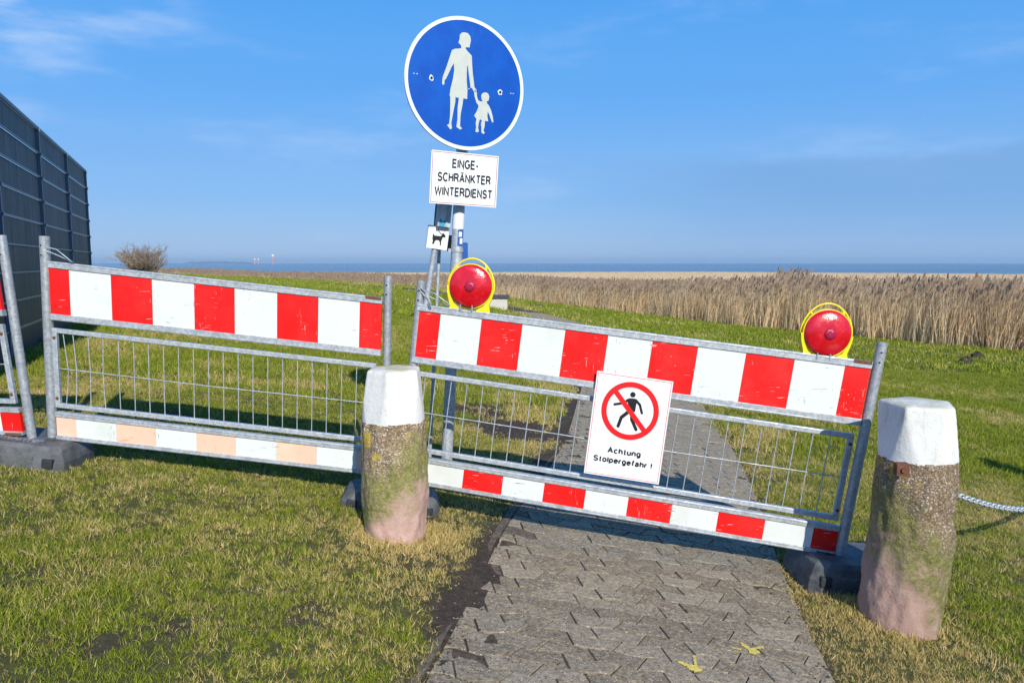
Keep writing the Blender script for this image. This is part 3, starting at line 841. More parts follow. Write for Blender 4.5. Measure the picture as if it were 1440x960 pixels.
# ------------------------------------------------------------------ barriers
def quad_fn(BL, BR, TR, TL, L, H):
    """panel coordinates in metres -> world; w grows towards the viewer's side"""
    nrm = (BR - BL).cross(TL - BL).normalized()
    if nrm.y > 0: nrm = -nrm
    def fn(u, v, w=0.0):
        a, b = u / L, v / H
        return BL * (1 - a) * (1 - b) + BR * a * (1 - b) + TR * a * b + TL * (1 - a) * b + nrm * w
    return fn
def fbox(mb, fn, u0, u1, v0, v1, w0, w1, m=0, nu=1):
    for q in range(nu):
        a = u0 + (u1 - u0) * q / nu; b = u0 + (u1 - u0) * (q + 1) / nu
        mb.hexa([fn(a, v0, w0), fn(b, v0, w0), fn(b, v1, w0), fn(a, v1, w0), fn(a, v0, w1), fn(b, v0, w1), fn(b, v1, w1), fn(a, v1, w1)], m)
def barrier(label, quad, L, edges, posts, lower_red, wires, stile_l=True, stile_r=True, first_red=True, bent=None, wu0=.05, mesh_u=(.02, None)):
    H = 1.045
    fn = quad_fn(*quad, L, H)
    t = thing('barrier', label, 'barrier', tuple((quad[0] + quad[1]) / 2), 'red and white striped barriers across the path')
    for k_, (vA, vB, vC, vD, red) in enumerate(((.706, .742, 1.008, 1.045, RED_SH), (.0, .022, .135, .163, lower_red))):
        b = MB()
        fbox(b, fn, 0, L, vA, vB, -.020, .020); fbox(b, fn, 0, L, vC, vD, -.020, .020)
        fbox(b, fn, 0, L, vA + .004, vA + .009, .020, .0225); fbox(b, fn, 0, L, vD - .009, vD - .004, .020, .0225)
        board = b.build('board' if k_ == 0 else 'lower_board', GALV, t, bevel=.002)
        us = [0] + edges + [L]; red_now = first_red
        for a, c in zip(us[:-1], us[1:]):
            q = MB(); fbox(q, fn, a + (.001 if a > 0 else .002), c - (.0 if c < L else .002), vB + .0005, vC - .0005, -.012, .0125)
            q.build('stripe_panel', red if red_now else WHITE_SH, board); red_now = not red_now
        if red is RED_SH or True:
            # small rust spots at the profile ends
            e = MB(); fbox(e, fn, L - .10, L - .004, vD - .016 if k_ == 0 else vA - .002, vD + .001 if k_ == 0 else vA + .014, .0205, .0235)
            e.build('rusty_end_cap', RUST, board)
    u0, u1 = mesh_u[0], (mesh_u[1] or L - .03)
    fr = MB()
    fbox(fr, fn, u0, u1, .628, .655, -.036, -.008, nu=1); fbox(fr, fn, u0, u1, .183, .210, -.036, -.008)
    if stile_l: fbox(fr, fn, u0, u0 + .030, .210, .628, -.035, -.009)
    if stile_r: fbox(fr, fn, u1 - .030, u1, .210, .628, -.035, -.009)
    fr.build('mesh_frame', GALV, t, bevel=.003)
    for (uu, vv) in ((u0 + .015, .60), (u0 + .015, .24), (u1 - .015, .60), (u1 - .015, .24)):
        bt = MB(); bt.tube([fn(uu, vv, -.010), fn(uu, vv, -.002)], .009, 6); bt.build('bolt', RUST, t)
    n = wires; sp_ = (u1 - u0 - .06) / n
    rr = random.Random(len(label))
    for i in range(n + 1):
        uu = u0 + .03 + sp_ * (i if i else .35)
        if i == n: continue
        bow = rr.gauss(0, .0009)
        if bent and i < len(bent): bow = bent[i]
        w = MB(); w.tube([fn(uu, .205, -.022), fn(uu + bow * .7, .32, -.022), fn(uu + bow, .42, -.022), fn(uu + bow * .5, .52, -.022), fn(uu, .632, -.022)], .0031, 6, caps=False)
        w.build('wire', GALV, t)
    w = MB(); w.tube([fn(u0 + .01, .418, -.017), fn((u0 + u1) / 2, .412, -.017), fn(u1 - .01, .418, -.017)], .0031, 6, caps=False); w.build('cross_wire', GALV, t)
    for (top, bot, r) in posts:
        m_ = MB(); m_.tube([bot, top], r, 20, caps=False)
        d = (bot - top).normalized()
        m_.tube([top, top + d * .05], r * .86, 20, caps=False)           # open tube end: inner wall
        dd = d.orthogonal().normalized(); e = d.cross(dd)
        n_ = 20; o_ = [top + (dd * math.cos(6.2832 * k / n_) + e * math.sin(6.2832 * k / n_)) * r for k in range(n_)]
        i_ = [top + (dd * math.cos(6.2832 * k / n_) + e * math.sin(6.2832 * k / n_)) * r * .86 for k in range(n_)]
        m_.add(o_ + i_, [(k, (k + 1) % n_, n_ + (k + 1) % n_, n_ + k) for k in range(n_)])
        po = m_.build('post', GALV_DK, t)
        for (f_,) in ((.055,), (.075,)):
            h = MB(); p = top + d * (f_ if f_ < .06 else .11); fwd = Vector((-.25, -1, 0)).normalized()
            h.tube([p + fwd * (r - .002), p + fwd * (r + .0012)], .0055, 8); h.build('bolt_hole_shade', PRINT_BLACK, po)  # black disc on the tube, the hole's inner shade put into its colour
    return t, fn
def wire_clip(parent, p0, p1, sp_, drop, name='wire_clip'):
    """bent wire loop from a post hole over the top rail"""
    d = p1 - p0; mb = MB(); up = Vector((0, 0, 1)); side = Vector((0, -1, 0))
    a = [p0 + up * .012, p0 + d * .5 + up * (.016 + sp_) + side * .01, p1 + side * .02 + up * .004, p1 + d.normalized() * .012 - up * .006 , p1 - up * .012 - side * .01, p0 + d * .5 - up * (sp_ * .2 + .006) - side * .01, p0 - up * .008]
    mb.tube(a, .0032, 6); mb.build(name, GALV, parent)

# right barrier (2.5 m)
q2 = (P(562, 675, 4.24), P(1172, 780, 4.00), P(1226, 508, 4.00), P(588, 427, 4.24))
ed = [v_ / 638 * 2.5 for v_ in (35, 95, 154, 215.6, 276.5, 339, 402.4, 468.7, 535, 603)]
b2, fn2 = barrier('longer right hand barrier with two red lamps and a white no pedestrians sign on it', q2, 2.5, ed,
    [(P(593, 395, 4.25), P(563, 697, 4.25), .025), (P(1241, 481, 3.99), P(1179.5, 785, 3.99), .0275)], RED_SH, 26, mesh_u=(.02, 2.492))
wire_clip(b2, P(592, 410, 4.23), P(630, 427, 4.19), .01, 0)
wire_clip(b2, P(592, 408, 4.22), P(606, 426, 4.18), .01, 0)
# left barrier (2 m)
q1 = (P(82, 616, 4.36), P(531, 667, 4.40), P(538, 418, 4.40), P(69, 367, 4.36))
e1 = [28.5, 86.6, 144, 203, 260, 320, 378.5, 437.4]
b1, fn1 = barrier('left hand barrier with its lower stripes faded to pale orange', q1, 2.0, [v_ / 469 * 2.0 for v_ in e1],
    [(P(62.5, 332, 4.38), P(75, 620, 4.38), .0285), (P(546, 388, 4.43), P(541, 682, 4.43), .024)], ORANGE_SH, 21,
    bent=[.022, .014, .006, -.008], mesh_u=(-.014, None))
wire_clip(b1, P(64, 350, 4.34), P(100, 366, 4.33), .012, 0)
# cut-off barrier at the left edge of the picture
q0 = (P(-445, 596, 4.30), P(35, 611, 4.30), P(-7, 362, 4.30), P(-480, 350, 4.30))
b0, fn0 = barrier('leaning barrier cut off by the left edge of the picture', q0, 2.0, [v_ / 480 * 2.0 for v_ in (30, 88, 147, 205, 264, 322, 381, 452)],
    [(P(2, 331, 4.31), P(46, 620, 4.31), .0255)], RED_SH, 21)

# lamps
def lamp(label, px, py, Y, rpx, label_roll, tiltdeg, yaw=-4):
    c = P(px, py, Y); r = rpx * Y / 1040 * 1.0
    t = thing('warning_lamp', label, 'warning lamp', tuple(c - Vector((0, 0, r * 1.15))), 'red warning lamps on the right barrier')
    M = Matrix.Translation(c) @ Matrix.Rotation(R(yaw), 4, 'Z') @ Matrix.Rotation(R(tiltdeg), 4, 'Y')
    def fn(u, v, w): return M @ Vector((u, -w, v))
    # lens: shallow dome, ring ribs
    def dome(name, prof, mat, par, n=56):
        mb = MB(); vs = []; fs = []
        for (rr_, w) in prof: vs += [fn(rr_ * math.cos(6.28318 * k / n), rr_ * math.sin(6.28318 * k / n), w) for k in range(n)]
        for i in range(len(prof) - 1):
            for k in range(n): fs.append((i * n + k, i * n + (k + 1) % n, (i + 1) * n + (k + 1) % n, (i + 1) * n + k))
        fs.append(tuple(range((len(prof) - 1) * n, len(prof) * n)))
        mb.add(vs, fs, 0, True); return mb.build(name, mat, par)
    prof = [(r, .0)]
    for i in range(1, 22):
        a = 1 - i / 22.0
        prof.append((r * (a * .97 + .0), .012 + r * .30 * math.sqrt(max(0, 1 - (a * .97) ** 2)) + (.0017 if i % 2 else 0)))
    ln = dome('lens', prof, LENS, t)
    zc = .012 + r * .30
    dome('lens_core', [(r * .26, zc - .012), (r * .24, zc + .0030), (r * .12, zc + .0052), (r * .01, zc + .0058)], LENS_CORE, ln, 30)
    dome('back_lens', [(q[0] * .98, -q[1] - .035) for q in prof[::2]], LENS, t)
    h = MB(); h.ringplate(fn, 0, 0, r * .99, r * 1.035, -.040, .010, 0, 64); h.build('housing', YELLOW, t, bevel=.002)
    # handle: outer hoop, open above, running into the legs
    hd = MB(); pts = []
    for k in range(0, 41):
        a = R(-14) + (math.pi + R(28)) * k / 40
        ex = 1.05 + .20 * max(0, math.sin(a)) ; pts.append(fn(r * (1.075) * math.cos(a), r * (ex + .02) * math.sin(a), -.014))
    hd.tube(pts, .0050, 8); hdo = hd.build('handle', YELLOW, t)
    for a in (R(52), R(132)):
        sb = MB()
        sb.tube([fn(r * 1.02 * math.cos(a), r * 1.02 * math.sin(a), -.014), fn(r * 1.08 * math.cos(a + R(4)), r * 1.22 * math.sin(a + R(4)), -.014)], .006, 8)
        sb.build('handle_spoke', YELLOW, hdo)
    for sg in (-1, 1):
        lg = MB()
        poly = [(sg * r * 1.10, -r * .05), (sg * r * 1.04, -r * .42), (sg * r * .92, -r * .80), (sg * r * .88, -r * 1.20), (sg * r * .42, -r * 1.24), (sg * r * .36, -r * 1.06), (sg * r * .70, -r * .84), (sg * r * .93, -r * .46), (sg * r * 1.00, -r * .05)]
        if sg > 0: poly[3] = (r * 1.02, -r * 1.22)
        lg.prism(poly, fn, -.034, .008); lg.build('leg', YELLOW, t, bevel=.002)
    br = MB(); br.prism([(-r * .45, -r * 1.17), (r * .30, -r * 1.22), (r * .30, -r * 1.12), (-r * .45, -r * 1.06)], fn, -.02, .022)
    for u in (-.36, .18): br.tube([fn(r * u, -r * 1.14, .026), fn(r * u, -r * .86, .030)], .0042, 6)
    br.build('clamp', GALV, t)
    g = MB(); g.tube([fn(r * 1.0, 0, .0135), fn(r * 1.0, .001, .0135)], .001, 4); 
    return t
lamp('red round warning lamp nearest the blue sign pole, left lamp on the barrier', 662, 402.5, 4.21, 30.5, 0, 6)
lamp('red round warning lamp at the right end of the barrier near its tall post', 1163, 468.5, 4.03, 33, 0, 5)

# foot blocks
def foot(label, cx, cy, rz, top, marks=False, lx=.37, ly=.215):
    z0 = gz(cx, cy) - .02
    t = thing('ballast_block', label, 'barrier foot', (cx, cy, z0), 'heavy plastic barrier feet')
    sx = (gz(cx + .3, cy) - gz(cx - .3, cy)) / .6
    M = Matrix.Translation((cx, cy, z0)) @ Matrix.Rotation(rz, 4, 'Z') @ Matrix.Rotation(-math.atan(sx), 4, 'Y')
    h = top - z0
    mb = MB()
    # chamfered slab: bottom ring, shoulder ring, top ring
    def ring(ax, ay, z, ch):
        return [M @ Vector(p) for p in ((-ax + ch, -ay, z), (ax - ch, -ay, z), (ax, -ay + ch, z), (ax, ay - ch, z), (ax - ch, ay, z), (-ax + ch, ay, z), (-ax, ay - ch, z), (-ax, -ay + ch, z))]
    rg = ring(lx, ly, 0, .05) + ring(lx - .004, ly - .003, h * .42, .05) + ring(lx - .030, ly - .014, h * .86, .05) + ring(lx - .055, ly - .028, h, .05)
    fs = [(i + 8 * k, (i + 1) % 8 + 8 * k, (i + 1) % 8 + 8 * (k + 1), i + 8 * (k + 1)) for k in range(3) for i in range(8)] + [tuple(range(24, 32))]
    mb.add(rg, fs); blk = mb.build('block', RUBBER, t, bevel=.0035)
    # grip recesses and sockets: boxes with recess shade in their colour; rims, middle plate
    for sgn in (-1, 1):
        r_ = MB(); r_.box(sgn * (lx - .075) - .032, sgn * (lx - .075) + .032, -ly - .004, -ly + .05, h * .24, h * .60, M=M); r_.build('grip_recess_shade', RUBBER_SHADE, t, bevel=.01)
        for yy in (-.05, .06):
            s_ = MB(); s_.box(sgn * (lx - .16) - .028, sgn * (lx - .16) + .028, yy - .012, yy + .012, h - .004, h + .0015, M=M); s_.build('socket_shade', PRINT_BLACK, t)
            s_ = MB(); s_.box(sgn * (lx - .16) - .036, sgn * (lx - .16) + .036, yy + .013, yy + .020, h - .004, h + .006, M=M); s_.build('socket_rim', RUBBER, t)
    p_ = MB(); p_.box(-lx + .16, lx - .16, -ly - .003, -ly + .04, h * .12, h * .62, M=M); p_.build('front_rib', RUBBER, t, bevel=.006)
    if marks:
        m_ = MB(); m_.box(-lx + .20, lx - .13, -ly + .052, -ly + .062, h - .003, h + .004, M=M); m_.box(-lx + .20, lx - .13, -ly + .130, -ly + .138, h - .003, h + .004, M=M)
        m_.build('raised_frame', RUBBER, t)
        e = MB(); rr = random.Random(3); x = -lx + .23
        while x < lx - .18:
            w_ = rr.uniform(.010, .022); e.box(x, x + w_ * .35, -ly + .075, -ly + .118, h - .002, h + .0035, M=M); e.box(x, x + w_, -ly + rr.choice((.075, .093, .110)), -ly + .118, h - .002, h + .003, M=M); x += w_ + .009
        e.build('embossing', GALV_DK, t)
    return t
foot('lighter grey worn barrier foot at the left edge with embossed top', -2.93, 4.36, R(-2), P(45, 612, 4.35).z + .005, True, lx=.33, ly=.20)
foot('dark barrier foot half hidden behind the left stone bollard', -.75, 4.43, R(6), gz(-.75, 4.43) + .10, lx=.30, ly=.17)
foot('dark blue black barrier foot beside the right stone bollard', 1.96, 4.03, R(3), P(1180, 783, 3.99).z + .004)

# ------------------------------------------------------------------ stone bollards
def bollard(label, prof, Y, zb, cap_y, seed, facets, face_rot, bumps=.016):
    """prof: (py, left px, right px) silhouette rows at distance Y"""
    ctr = P((prof[-1][1] + prof[-1][2]) / 2, prof[-1][0], Y)
    t = thing('stone_bollard', label, 'bollard', (ctr.x, ctr.y, zb), 'white topped stone bollards beside the path')
    rows = []
    for (py, l, r_) in prof:
        a, b = P(l, py, Y), P(r_, py, Y); zf = P(l, py, Y + .10 if not rows else Y - .15).z; rows.append((zf, (a.x + b.x) / 2, (b.x - a.x) / 2))
    rows = rows[::-1]
    zs_ = np.array([q[0] for q in rows]); xc = np.array([q[1] for q in rows]); rr = np.array([q[2] for q in rows]) * .965
    ztop = zs_[-1]; zcap = P(0, cap_y, Y - .15).z
    n = 96
    def radius(z, k):
        a = 6.28318 * k / n
        cx = np.interp(z, zs_, xc); r0 = np.interp(z, zs_, rr)
        return cx, r0, a
    def surf(z, k, cap):
        cx, r0, a = radius(z, k)
        if cap:
            # body cylinder cut by steep flat facets
            R0 = np.interp(zcap, zs_, rr) * 1.0
            best = R0 * 1.0
            for (fa, ft, slope) in facets:
                ca = math.cos(a - fa)
                if ca > .15: best = min(best, (ft + slope * (ztop - z)) / ca)
            q = best
        else:
            q = r0
            nn = fbm(np.array([a * 1.6 * 3]), np.array([z * 9]), 1.0, 4, seed)[0] - .5
            if k > n * .8:   # blend the seam
                f = (k - n * .8) / (n * .2); n2 = fbm(np.array([0.0 + (a - 6.28318) * 4.8]), np.array([z * 9]), 1.0, 4, seed)[0] - .5
                nn = nn * (1 - f) + n2 * f
            q += bumps * 2 * nn
        return (cx + q * math.cos(a), Y + q * math.sin(a) * .96, z)
    def skin(z0, z1, m, cap):
        vs = []; fs = []
        for i in range(m + 1):
            z = z0 + (z1 - z0) * i / m
            vs += [surf(z, k, cap) if i or not cap else surf(z - .003 - .007 * math.sin(k * .41) ** 2 * math.sin(k * 1.13 + 1) ** 2 - .004 * math.sin(k * .0654 * 3) ** 2, k, cap) for k in range(n)]
        for i in range(m):
            for k in range(n): fs.append((i * n + k, i * n + (k + 1) % n, (i + 1) * n + (k + 1) % n, (i + 1) * n + k))
        return vs, fs
    body = MB(); v, f = skin(zb - .08, zcap, 60, False); body.add(v, f, 0, True)
    o = body.build('stone_shaft', m_stone('weathered_stone_%d' % seed, zcap - zb, seed * .37, *((1.25, 1.0) if seed == 3 else (-1.35, .78))), t)
    cap = MB(); v, f = skin(zcap, ztop - .012, 26, True)
    # rounded shoulder and slightly domed top
    m = 27
    topc = np.mean(np.array(v[-n:]), 0)
    for (sc_, dz) in ((.975, .007), (.93, .0115), (.6, .015), (.25, .017)):
        v += [(topc[0] + (q[0] - topc[0]) * sc_, topc[1] + (q[1] - topc[1]) * sc_, ztop - .012 + dz) for q in v[26 * n:27 * n]]
    for i in range(26, 30):
        for k in range(n): f.append((i * n + k, i * n + (k + 1) % n, (i + 1) * n + (k + 1) % n, (i + 1) * n + k))
    f.append(tuple(range(30 * n, 31 * n)))
    # paint edge stands a touch proud of the stone
    s_ = [(ctr.x + 0, Y)]
    cap.add([(q[0] + (q[0] - topc[0]) * .012, q[1] + (q[1] - topc[1]) * .012, q[2]) for q in v], f, 0, True)
    cap.build('white_cap', m_whitecap('white_masonry_paint_%d' % seed, seed * 1.3), t)
    return t
YL, YR = 3.95, 3.55
lp = [(514, 511, 596), (597, 509, 598), (620, 508, 600), (660, 508, 602), (690, 508, 603.5), (705, 509, 603), (730, 510, 600), (760, 512, 599), (790, 514, 598)]
bollard('white topped stone bollard left of the path with a pink lower half', lp, YL, gz(-.64, 3.93) + .0, 597, 3,
        [(R(-64), .136, .07), (R(-124), .134, .09), (R(2), .130, .13), (R(180), .126, .14), (R(60), .14, .1), (R(120), .14, .1)], 0)
rp = [(560, 1239, 1343), (650, 1238, 1342), (690, 1231, 1341), (715, 1229, 1337), (735, 1228, 1331), (752, 1226, 1336), (770, 1224, 1336), (795, 1219, 1331), (830, 1213, 1326), (870, 1209, 1319), (915, 1206, 1315)]
br_ = bollard('bigger white topped stone bollard at the right with a rusty square plate', rp, YR, gz(1.93, 3.54), 652, 8,
        [(R(-105), .150, .085), (R(-22), .146, .09), (R(-174), .130, .16), (R(40), .15, .1), (R(110), .15, .1)], 0)
# rusty plate with bolt on the right bollard
pc = P(1269, 660, YR - .172)
mb = MB(); mb.box(pc.x - .030, pc.x + .030, pc.y - .008, pc.y + .03, pc.z - .030, pc.z + .030); pl = mb.build('iron_plate', RUST, br_, bevel=.003)
mb = MB(); mb.tube([pc + Vector((0, -.008, 0)), pc + Vector((0, -.018, 0))], .013, 6); mb.build('bolt', RUST, pl)
# the bollard at the other end of the chain, just outside the picture
def off_bollard():
    x, y = 5.5, 6.15; z = gz(x, y)
    t = thing('stone_bollard', 'white topped stone bollard holding the far end of the chain', 'bollard', (x, y, z), 'white topped stone bollards beside the path')
    for nm, z0, z1, r0, r1, mt in (('stone_shaft', -.05, .74, .165, .16, bpy.data.materials['weathered_stone_8']), ('white_cap', .74, 1.04, .163, .13, bpy.data.materials['white_masonry_paint_8'])):
        mb = MB(); mb.tube([(x, y, z + z0), (x, y, z + (z0 + z1) / 2), (x, y, z + z1 - .01), (x, y, z + z1)], [r0, (r0 + r1) / 2, r1, r1 - .015], 32); mb.build(nm, mt, t)
    return Vector((x - .17, y - .05, z + .60))
# chain, link by link
def chain(p0, p1, sagd, link=.058, wr=.0072, wd=.040):
    t = thing('chain', 'pale grey steel chain hanging from the right stone bollard', 'chain', tuple(p0))
    pts = [p0.lerp(p1, q / 400) - Vector((0, 0, 4 * sagd * (q / 400) * (1 - q / 400))) for q in range(401)]
    step = link - 2 * wr - .003; out = [pts[0]]; acc = 0
    for a, b in zip(pts[:-1], pts[1:]):
        acc += (b - a).length
        if acc >= step: out.append(b); acc -= step
    # one link mesh shared by all
    mb = MB(); ring = []
    hl, hw = link / 2 - wr, wd / 2 - wr
    for k in range(20):
        a = 6.28318 * k / 20; ring.append(Vector((math.copysign(max(0, hl - hw), math.cos(a)) + hw * math.cos(a), hw * math.sin(a), 0)))
    mb.tube(ring, wr, 6, caps=False, closed=True)
    first = None
    for i in range(len(out) - 1):
        c = (out[i] + out[i + 1]) / 2; d = (out[i + 1] - out[i]).normalized()
        rot = d.to_track_quat('X', 'Z').to_matrix().to_4x4() @ Matrix.Rotation(R(45 if i % 2 else -45), 4, 'X')
        if first is None:
            mb.v = [tuple(Vector(q) + t.location) for q in mb.v]
            first = mb.build('link', CHAIN_M, t, origin=tuple(t.location)); o = first
        else:
            o = first.copy(); COL.objects.link(o); o.parent = t
        o.matrix_local = Matrix.Translation(c - t.location) @ rot
CHAIN_M = m_flat('zinc_chain', (.42, .47, .50), .45, .35, var=.2, scale=40)
far_end = off_bollard()
chain(P(1340, 693, 3.58), far_end, .26)

# ------------------------------------------------------------------ signs
def _arc(cx, cy, rx, ry, a0, a1, n=14):
    return [(cx + rx * math.cos(R(a0 + (a1 - a0) * q / n)), cy + ry * math.sin(R(a0 + (a1 - a0) * q / n))) for q in range(n + 1)]
_A_ = [[(0, 0), (.33, 1), (.66, 0)], [(.13, .34), (.53, .34)]]
GLYPH = {   # grotesque letters as centre-line strokes, capitals one unit high: (width, strokes)
    'E': (.52, [[(.52, 1), (0, 1), (0, 0), (.54, 0)], [(.04, .53), (.48, .53)]]),
    'I': (0, [[(0, 0), (0, 1)]]), '-': (.26, [[(0, .38), (.26, .38)]]),
    'N': (.58, [[(0, 0), (0, 1), (.58, 0), (.58, 1)]]),
    'G': (.66, [_arc(.34, .5, .34, .5, 48, 335, 22) + [(.66, .47), (.38, .47)]]),
    'C': (.64, [_arc(.34, .5, .34, .5, 42, 318, 22)]),
    'S': (.56, [_arc(.28, .75, .25, .25, 20, 250, 14) + _arc(.28, .255, .28, .255, 80, -160, 14)]),
    'H': (.56, [[(0, 0), (0, 1)], [(.56, 0), (.56, 1)], [(.04, .53), (.52, .53)]]),
    'R': (.60, [[(0, 0), (0, 1), (.32, 1)] + _arc(.32, .755, .24, .245, 90, -90, 10) + [(.04, .51)], [(.34, .49), (.48, .36), (.60, 0)]]),
    'A': (.66, _A_), '\u00c4': (.66, _A_ + [[(.20, 1.16), (.20, 1.28)], [(.46, 1.16), (.46, 1.28)]]),
    'K': (.60, [[(0, 0), (0, 1)], [(.56, 1), (.03, .36)], [(.22, .56), (.60, 0)]]),
    'T': (.58, [[(0, 1), (.58, 1)], [(.29, .96), (.29, 0)]]),
    'W': (.92, [[(0, 1), (.22, 0), (.46, .98), (.70, 0), (.92, 1)]]),
    'D': (.60, [[(0, 0), (0, 1), (.26, 1)] + _arc(.26, .5, .34, .5, 90, -90, 16) + [(0, 0)]]),
    'c': (.44, [_arc(.24, .36, .24, .36, 48, 312, 16)]),
    'h': (.42, [[(0, 0), (0, 1)], [(.02, .50)] + _arc(.22, .50, .20, .22, 150, 0, 8) + [(.42, 0)]]),
    'n': (.42, [[(0, 0), (0, .72)], [(.02, .50)] + _arc(.22, .50, .20, .22, 150, 0, 8) + [(.42, 0)]]),
    't': (.26, [[(.12, .95), (.12, .14), (.17, .02), (.28, .0)], [(0, .71), (.26, .71)]]),
    'u': (.42, [[(.42, 0), (.42, .72)], [(0, .72)] + _arc(.20, .22, .20, .22, 180, 330, 8) + [(.40, .20)]]),
    'g': (.44, [_arc(.22, .37, .22, .35, 0, 360, 20), [(.44, .72), (.44, -.05)] + _arc(.22, -.06, .22, .19, 0, -150, 8)]),
    'o': (.48, [_arc(.24, .36, .24, .36, 0, 360, 22)]), 'l': (0, [[(0, 0), (0, 1)]]),
    'p': (.44, [[(0, -.27), (0, .72)], _arc(.22, .36, .22, .36, 180, -180, 20)]),
    'e': (.46, [[(.03, .38), (.46, .38)] + _arc(.235, .36, .235, .36, 4, 318, 18)]),
    'r': (.24, [[(0, 0), (0, .72)], [(.02, .48), (.08, .64), (.17, .71), (.27, .70)]]),
    'f': (.27, [[(.11, 0), (.11, .82), (.16, .97), (.30, .99)], [(0, .71), (.27, .71)]]),
    'a': (.44, [_arc(.20, .53, .19, .19, 160, 0, 8) + [(.40, .10), (.45, 0)], [(.40, .44), (.16, .38)] + _arc(.16, .19, .16, .19, 90, 270, 8) + [(.30, .03), (.40, .16)]]),
    '!': (0, [[(0, .30), (0, 1)], [(0, 0), (0, .13)]]), ' ': (.18, [])}
def lettering(txt, fn, u0, u1, vb, caph, w, parent, mat, sw=.13, name='lettering'):
    gap = .09; x = 0; segs = []
    for ch in txt:
        wd, st = GLYPH[ch]
        for pl in st: segs.append([(x + sw / 2 + a, sw / 2 + b * (1 - sw)) for a, b in pl])
        x += wd + sw + gap - .03
    W_ = x - gap + .03; mb = MB(); sx = (u1 - u0) / W_
    asp = sx / caph
    for si, pl in enumerate(segs):
        pl = [p for q, p in enumerate(pl) if q == 0 or math.hypot(p[0] - pl[q - 1][0], p[1] - pl[q - 1][1]) > 1e-4]
        Pn = [np.array(p) for p in pl]; n = len(Pn); Lf, Rt = [], []
        closed = np.hypot(*(Pn[0] - Pn[-1])) < 1e-6
        for k in range(n):
            a = Pn[k - 1] if k > 0 else (Pn[-2] if closed else None); b = Pn[k + 1] if k < n - 1 else (Pn[1] if closed else None)
            d1 = (Pn[k] - a) if a is not None else (b - Pn[k]); d2 = (b - Pn[k]) if b is not None else (Pn[k] - a)
            d1 = d1 / np.hypot(*d1); d2 = d2 / np.hypot(*d2)
            n1 = np.array([-d1[1], d1[0]]); n2 = np.array([-d2[1], d2[0]]); m = n1 + n2; m = m / max(np.hypot(*m), 1e-6)
            m = m / max(.42, float(m @ n1)); m = m * sw / 2
            ext = np.zeros(2)
            if a is None or b is None:
                pass
            Lf.append(Pn[k] + m); Rt.append(Pn[k] - m)
        vs = [fn(u0 + q[0] * sx, vb + q[1] * caph, w + si * .00002) for q in Lf + Rt]
        mb.add(vs, [(k, k + 1, n + k + 1, n + k) for k in range(n - 1)])
    return mb.build(name, mat, parent)
def plate_fn(TL, TR, BL, Wd, Ht):
    U = (TR - TL) / Wd; V = (TL - BL) / Ht
    n = U.cross(V).normalized()
    if n.y > 0: n = -n
    return lambda u, v, w=0.0: BL + U * u + V * v + n * w

# white no-pedestrians sign on the right barrier
TLs, TRs, BLs = P(840, 521, 4.09), P(947, 536.5, 4.05), P(821, 664.5, 4.09)
SW, SH = 520.0, 703.0
fs_ = plate_fn(TLs, TRs, BLs, SW, SH)
sg = thing('prohibition_sign', 'white sign with crossed out walking figure reading Achtung Stolpergefahr', 'sign', tuple(fs_(260, 0)))
mb = MB(); mb.prism([(0, 0), (SW, 0), (SW, SH), (0, SH)], fs_, -.003, .0); plate = mb.build('plate', SIGN_WHITE, sg)
for q, bw in ((9, 3.0),):
    mb = MB()
    for (a, b, c, d) in ((q, SW - q, q, q + bw), (q, SW - q, SH - q - bw, SH - q), (q, q + bw, q + bw, SH - q - bw), (SW - q - bw, SW - q, q + bw, SH - q - bw)):
        mb.add([fs_(a, c, .0006), fs_(b, c, .0006), fs_(b, d, .0006), fs_(a, d, .0006)], [(0, 1, 2, 3)])
    mb.build('border_line', PRINT_RED, sg)
_A = np.array([[514, -93], [75, 697]], float) / np.array([[SW, SH], [SW, SH]])
_Ai = np.linalg.inv(_A)
def zs(x, y):   # zoomed photo pixel -> plate coordinates
    a, b = _Ai @ np.array([x - 288.0, y - 100.0]); return a, SH - b
def capsule(mb, fn, a, b, r, w, n=10):
    a = np.array(a); b = np.array(b); d = (b - a); L = np.hypot(*d); d /= L; nn = np.array([-d[1], d[0]])
    poly = [b + r * (d * math.cos(t) + nn * math.sin(t)) for t in np.linspace(-math.pi / 2, math.pi / 2, n)] + [a + r * (-d * math.cos(t) - nn * math.sin(t)) for t in np.linspace(-math.pi / 2, math.pi / 2, n)]
    mb.add([fn(p[0], p[1], w) for p in poly], [tuple(range(len(poly)))])
fig = MB()
hx, hy = zs(530, 262); fig.add([fs_(hx + 18.5 * math.cos(t), hy + 18.5 * math.sin(t), .0006) for t in np.linspace(0, 6.28318, 25)[:-1]], [tuple(range(24))])
for k_, (pa, pb, r_) in enumerate((((497, 298), (468, 318), 9), ((468, 318), (406, 327), 8.5), ((551, 300), (578, 332), 9), ((578, 332), (591, 386), 8.5), ((507, 372), (452, 415), 12), ((452, 415), (430, 474), 11), ((522, 372), (524, 432), 12), ((524, 432), (552, 497), 11))):
    capsule(fig, fs_, zs(*pa), zs(*pb), r_, .0005 + .00004 * k_)
fig.add([fs_(*zs(*p), .0010) for p in ((488, 292), (508, 285), (545, 288), (560, 298), (552, 335), (545, 378), (500, 380), (500, 330))], [tuple(range(8))[::-1]])
fig.build('walking_figure', PRINT_BLACK, sg)
ci = MB(); cu_, cv_ = zs(511, 372)
ci.ringplate(fs_, cu_, cv_, 160, 196, .0006, .0016, 0, 72)
a_, b_ = np.array(zs(412, 238)), np.array(zs(607, 506)); d_ = (b_ - a_) / np.hypot(*(b_ - a_)); n_ = np.array([-d_[1], d_[0]]) * 17
